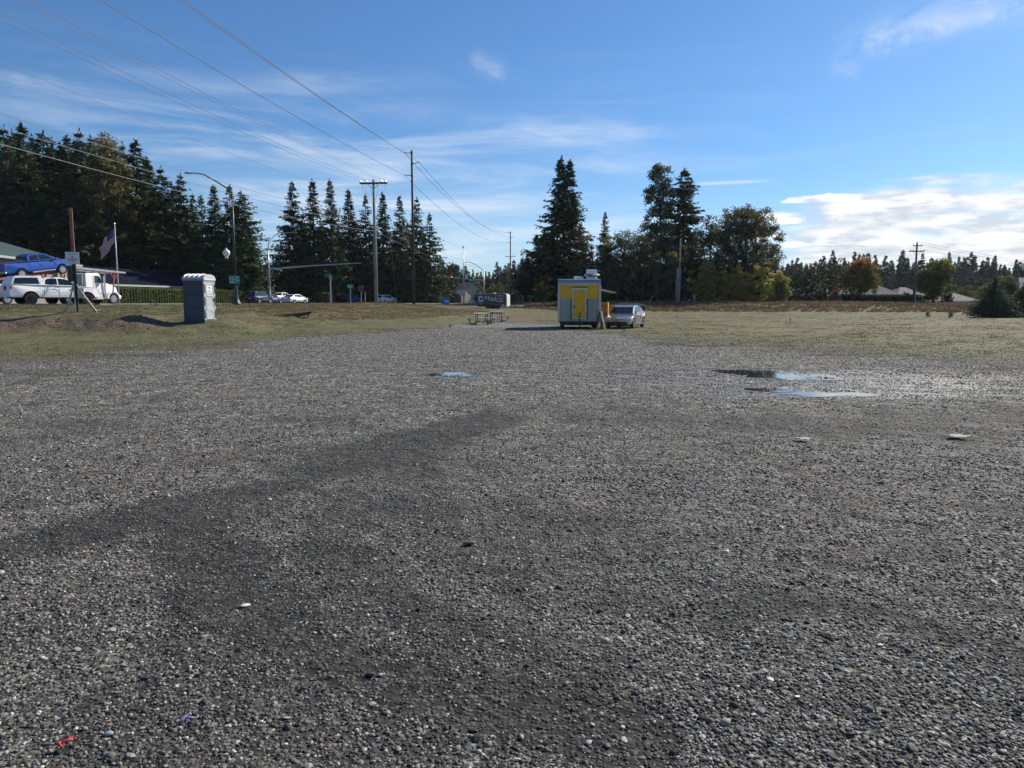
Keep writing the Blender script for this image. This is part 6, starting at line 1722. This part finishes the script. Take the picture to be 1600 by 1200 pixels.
longb('house', (ux(1262, 148), 148), (ux(1402, 148), 148), 9, 1.45 + 1.5, 1.45 + 3.9, 1.45, SHING, WBG, 'long low house with a grey brown hipped roof behind the dark hedge', hip=4., fascia=WSIGN, windows=[(12, 1.2, .3, 1.2)])
longb('house', (ux(1395, 150), 150), (ux(1440, 150), 150), 8, 1.45 + 1.4, 1.45 + 3.2, 1.45, SHINL, WBG, 'small roofed wing left of the brown utility pole, joined to the long roof', hip=3.)
longb('house', (ux(1440, 126), 126), (ux(1521, 126), 126), 10, 1.9, 1.45 + 2.5, 1.35, SHINL, WBG, 'light grey hipped roof right of the yellow green tree, low behind the bank', hip=4.5, ov=.3, fascia=WSIGN)
longb('house', (ux(1585, 132), 132), (ux(1640, 132), 132), 9, 1.45 + 2., 1.45 + 4.6, 1.45, SHINL, WB, 'grey blue house at the right edge, behind the silvery tree', hip=3.)
# garden lamp
x, y = ux(1285.5, 127), 127.; e = empty('garden_lamp', (x, y, 1.5), 0, 'slim black lamp post with a white lantern beside the red shrub', 'lamp post')
MB().tube([(0, 0, -.2), (0, 0, 1.9)], .05, 8).build('post', DARK, e); MB().lathe([(.05, 1.85), (.13, 1.95), (.16, 2.2), (.1, 2.35), (.001, 2.42)], 10).build('lantern', mat('white globe', (.78, .78, .76), .25), e)
# dumpster behind the sedan
x, y = ux(992, 75), 75.; z = gz(x, y); e = empty('dumpster', (x, y, z), R(-8), 'dark dumpster with a slanted grey lid behind the silver sedan', 'dumpster')
MB().prism([(-.85, .12), (-.95, 1.20), (.85, 1.20), (.75, .12)], -.6, .6).build('bin', mat('dark brown steel', (.045, .028, .026), .6, var=.3), e, bevel=.02)
MB().prism([(-1.0, 1.20), (-.98, 1.26), (-.4, 1.42), (.2, 1.46), (.95, 1.30), (.93, 1.20)], -.64, .64).build('lid', mat('grey lid', (.30, .31, .34), .5), e, bevel=.02)
for a in (-.6, .55):
    for b in (-.45, .45): MB().lathe([(.09, -.03), (.09, .03)], 10, Matrix.Translation((a, b, .09)) @ Matrix.Rotation(math.pi / 2, 4, 'X')).build('caster', TYRE, e)

# ================================================================== small things on the ground
def stone(px, py, w, m, lab, k, h=.6, rz=0., gp=None):
    p = G(px, py); wm = w / FPX * p.y * 1.0
    me = stone_mesh(300 + k, .62, 2); me.materials.append(m); me.polygons.foreach_set('use_smooth', [True] * len(me.polygons))
    o = bpy.data.objects.new('stone', me); COL.objects.link(o); o.location = p + Vector((0, 0, wm * .16)); o.scale = (wm, wm * .9, wm * h); o.rotation_euler = (rnd.uniform(-.2, .2), rnd.uniform(-.2, .2), rz)
    return tag(o, lab, 'stone', gp)
SW = mat('white quartz stone', (.62, .59, .50), .7, var=.1, bump=.2, bscale=60); SG = mat('dark slate stone', (.060, .064, .068), .65, var=.2, bump=.2, bscale=60)
SL = mat('light grey stone', (.33, .33, .32), .7, var=.15, bump=.2, bscale=60); SB = mat('tan stone', (.36, .28, .20), .75, var=.15, bump=.2, bscale=60); SBL = mat('bluish stone', (.26, .32, .33), .7, var=.12, bump=.2, bscale=60)
ST = [(383, 949, 15, SW, 'chalky white stone alone in the dark patch left of centre'), (370, 979, 7, SW, 'small white stone just below the chalky one'), (579, 1057, 17, SG, 'dark rounded stone with a light stone at its right, lower centre left'),
      (594, 1056, 11, SL, 'light stone touching the dark rounded one'), (606, 1119, 12, SB, 'pinkish tan pebble below the dark rounded stone'), (170, 1153, 19, SBL, 'pale bluish flat stone between the red and the purple toy'),
      (783, 1005, 17, SBL, 'bluish white stone at the lower centre of the lot'), (747, 1105, 9, SL, 'light round pebble right of the pinkish one'), (623, 1177, 12, SL, 'grey round pebble near the bottom edge, lower centre left'),
      (353, 1186, 13, SB, 'brownish pebble near the bottom edge, right of the red toy'), (487, 1165, 10, SB, 'tan flat pebble near the bottom edge at lower left'), (447, 1126, 10, SL, 'light oval pebble right of the purple toy'),
      (222, 1140, 10, SL, 'light pebble above the flat bluish stone'), (1203, 1066, 13, SW, 'brightest white stone at the lower right'), (1375, 1010, 14, SW, 'long white stone on the right, upper of the white ones'),
      (1291, 1061, 12, SL, 'light flat stone right of the brightest white one'), (1054, 1083, 10, SW, 'cream pebble left of the brightest white stone'), (920, 1165, 13, SL, 'light pebble near the bottom edge, centre right'),
      (815, 1154, 12, SL, 'light grey stone at the bottom, just right of centre'), (1166, 1042, 11, SL, 'flat light stone above the brightest white one'), (665, 1142, 11, SL, 'round light stone right of the pinkish pebble'),
      (1174, 899, 12, SB, 'tan flat stone in the middle of the right half'), (220, 976, 9, SG, 'small dark stone left of the chalky white one'), (328, 1001, 9, SG, 'small dark stone below left of the chalky white one'),
      (948, 1171, 16, SG, 'dark stone by the bottom edge, right of centre'), (733, 852, 22, SG, 'dark clod in the middle of the lot'), (972, 848, 9, SG, 'small dark clod right of the middle one'), (650, 728, 9, SG, 'small dark clod in the far middle of the lot'),
      (926, 1135, 10, SL, 'light pebble above the one near the bottom edge'), (1245, 1094, 12, SW, 'cream stone between the two brightest on the right')]
for k, (px, py, w, m, lb) in enumerate(ST): stone(px, py, w, m, lb, k, .62 if m is not SW else .5, rnd.uniform(0, 3))
def toy(name, px, py, m, lab, limbs, head, s):
    p = G(px, py); mb = MB()
    for pts, r_ in limbs: mb.tube([Vector(q) * s for q in pts], [rr * s for rr in r_], 8)
    mb.lathe([(.001, -head[3]), (head[3] * .7, -head[3] * .7), (head[3], 0), (head[3] * .7, head[3] * .7), (.001, head[3])], 10, Matrix.Translation(Vector(head[:3]) * s) @ Matrix.Scale(s, 4))
    o = mb.build(name, m, smooth=True); o.location = p + Vector((0, 0, .020)); tag(o, lab, 'toy'); return o
toy('plastic_toy', 100, 1174, mat('red plastic', (.40, .03, .028), .4, var=.05), 'small red branching plastic toy lying on the gravel at the lower left corner',
    [([(-.045, -.02, 0), (-.01, -.012, .004), (.012, .004, .01), (.05, .02, .008)], (.004, .009, .008, .005)), ([(-.012, -.014, .004), (.008, -.034, .0)], (.008, .006)), ([(.012, .004, .008), (.022, .045, .006)], (.006, .005)), ([(-.01, -.012, .01), (-.012, -.03, .008)], (.01, .007))], (.05, .022, .01, .008), .68)
toy('plastic_toy', 290, 1133, mat('purple plastic', (.27, .20, .42), .4, var=.05), 'small purple branching plastic toy lying on the gravel, right of the red one',
    [([(-.022, -.045, 0), (0, 0, .008), (.008, .05, .004)], (.004, .006, .004)), ([(-.048, -.006, .0), (0, 0, .008), (.05, .004, .002)], (.0035, .006, .0035))], (.018, .018, .012, .009), .70)
def scrap(px, py, w, lab, seed, m):
    p = G(px, py); r_ = random.Random(seed); wm = w / FPX * p.y; n = 14; vs = []
    for k in range(n):
        a = math.tau * k / n; q = r_.uniform(.6, 1.1); vs.append((math.cos(a) * wm / 2 * q, math.sin(a) * wm * .45 * q, .012 + .05 * wm * r_.random()))
    vs2 = [(a, b, c + .008) for a, b, c in vs]
    o = MB().add(vs + vs2 + [(0, 0, .03)], [tuple(range(n))] + [(n + i, n + (i + 1) % n, 2 * n) for i in range(n)] + [(i, (i + 1) % n, n + (i + 1) % n, n + i) for i in range(n)]).build('cardboard_scrap', m); o.location = p + Vector((0, 0, .015)); tag(o, lab, 'scrap')
CB = mat('weathered cardboard', (.40, .34, .27), .9, var=.2)
scrap(1256, 690, 26, 'flat pale scrap of cardboard on the gravel, left one of two on the right', 1, CB)
scrap(1498, 686, 34, 'flat pale scrap of cardboard on the gravel near the right edge', 2, CB)
# fallen branch and stick on the slope
p = G(464, 495); lgm = MB()
lgm.tube([(-1.2, 0, .0), (-.5, .02, .08), (.1, .1, .10), (.8, 0, .24), (1.0, 0, .30)], [.03, .10, .13, .09, .03], 8); lgm.tube([(.7, 0, .22), (.75, -.05, -.05)], [.05, .03], 6); lgm.tube([(.1, .1, .1), (.5, .3, .35)], [.05, .02], 6)
o = lgm.build('fallen_branch', mat('rotten wood', (.09, .062, .045), .95, var=.4, bump=.6), smooth=True); o.location = p; tag(o, 'dark rotten branch lying on the grassy slope', 'branch')
p = G(440, 492); o = MB().tube([(-.5, 0, .05), (0, .05, .09), (.75, 0, .06)], [.02, .035, .02], 6).build('stick', LUM); o.location = p; tag(o, 'pale stick lying left of the rotten branch', 'stick')
def weed(px, py, h, lab, col, n=60, seed=1):
    p = G(px, py); r_ = np.random.default_rng(seed); c = r_.normal(0, h * .12, (n, 3)); c[:, 2] = r_.uniform(0, h * .7, n)
    d = np.stack([r_.normal(0, .6, n), r_.normal(0, .6, n), np.ones(n)], 1); T = np.array(col)[None] * r_.uniform(.7, 1.2, (n, 1))
    me = leaves('dry_weed', c, d, h * .35, h * .06, T, leafmat('grass blade', .3, .4)); o = bpy.data.objects.new('dry_weed', me); COL.objects.link(o); o.location = p; tag(o, lab, 'weed')
weed(1235, 505, .75, 'white dried weed standing alone in the field on the right', (.6, .58, .5), 50, 1)
weed(1510, 511, .4, 'pale dried weed low in the grass below the young conifers', (.5, .48, .4), 60, 2)
weed(1450, 496, .8, 'brown dead weed clump at the foot of the right bank', (.22, .17, .12), 160, 3)
weed(1485, 497, .8, 'second brown dead weed clump left of the young conifers', (.20, .15, .11), 160, 4)
weed(703, 512, .25, 'small dark clod of weeds left of the picnic tables', (.08, .07, .05), 60, 5)
weed(975, 519, .2, 'dark weed tuft on the gravel edge before the silver sedan', (.06, .06, .04), 60, 6)

# ---- clods on the bare bank
n = 2600; th_ = np.radians(NR.uniform(-42, -22, n)); d_ = NR.uniform(30, 42, n); x_, y_2 = np.tan(th_) * d_, d_
k_ = zone_at(x_, y_2)[2] > NR.uniform(.2, .9, n); x_, y_2 = x_[k_], y_2[k_]
cl = []
for k in range(4):
    me = stone_mesh(900 + k, .8); me.materials.append(mat('soil clod', (.085, .062, .042), 1., var=.35, vscale=3)); cl.append(bpy.data.objects.new('clod', me))
scatter('soil_clods', np.stack([x_, y_2, gza(x_, y_2)], 1), NR.uniform(.03, .12, len(x_)), cl, None, True, 'crumbly brown soil clods on the bare bank', seed=44)

# ---- air
hzb = MB().box(-900, 900, -40, 900, -1.6, 42).build('haze', mat('x', (1, 1, 1)))
hm = bpy.data.materials.new('haze air'); hm.use_nodes = True; hn = hm.node_tree; hn.nodes.clear()
pv = hn.nodes.new('ShaderNodeVolumePrincipled'); pv.inputs['Density'].default_value = .00007; pv.inputs['Color'].default_value = (.86, .92, 1, 1); pv.inputs['Anisotropy'].default_value = .3
ho = hn.nodes.new('ShaderNodeOutputMaterial'); hn.links.new(pv.outputs[0], ho.inputs['Volume'])
hzb.data.materials.clear(); hzb.data.materials.append(hm); tag(hzb, 'thin pale air over the whole place', kind='stuff')
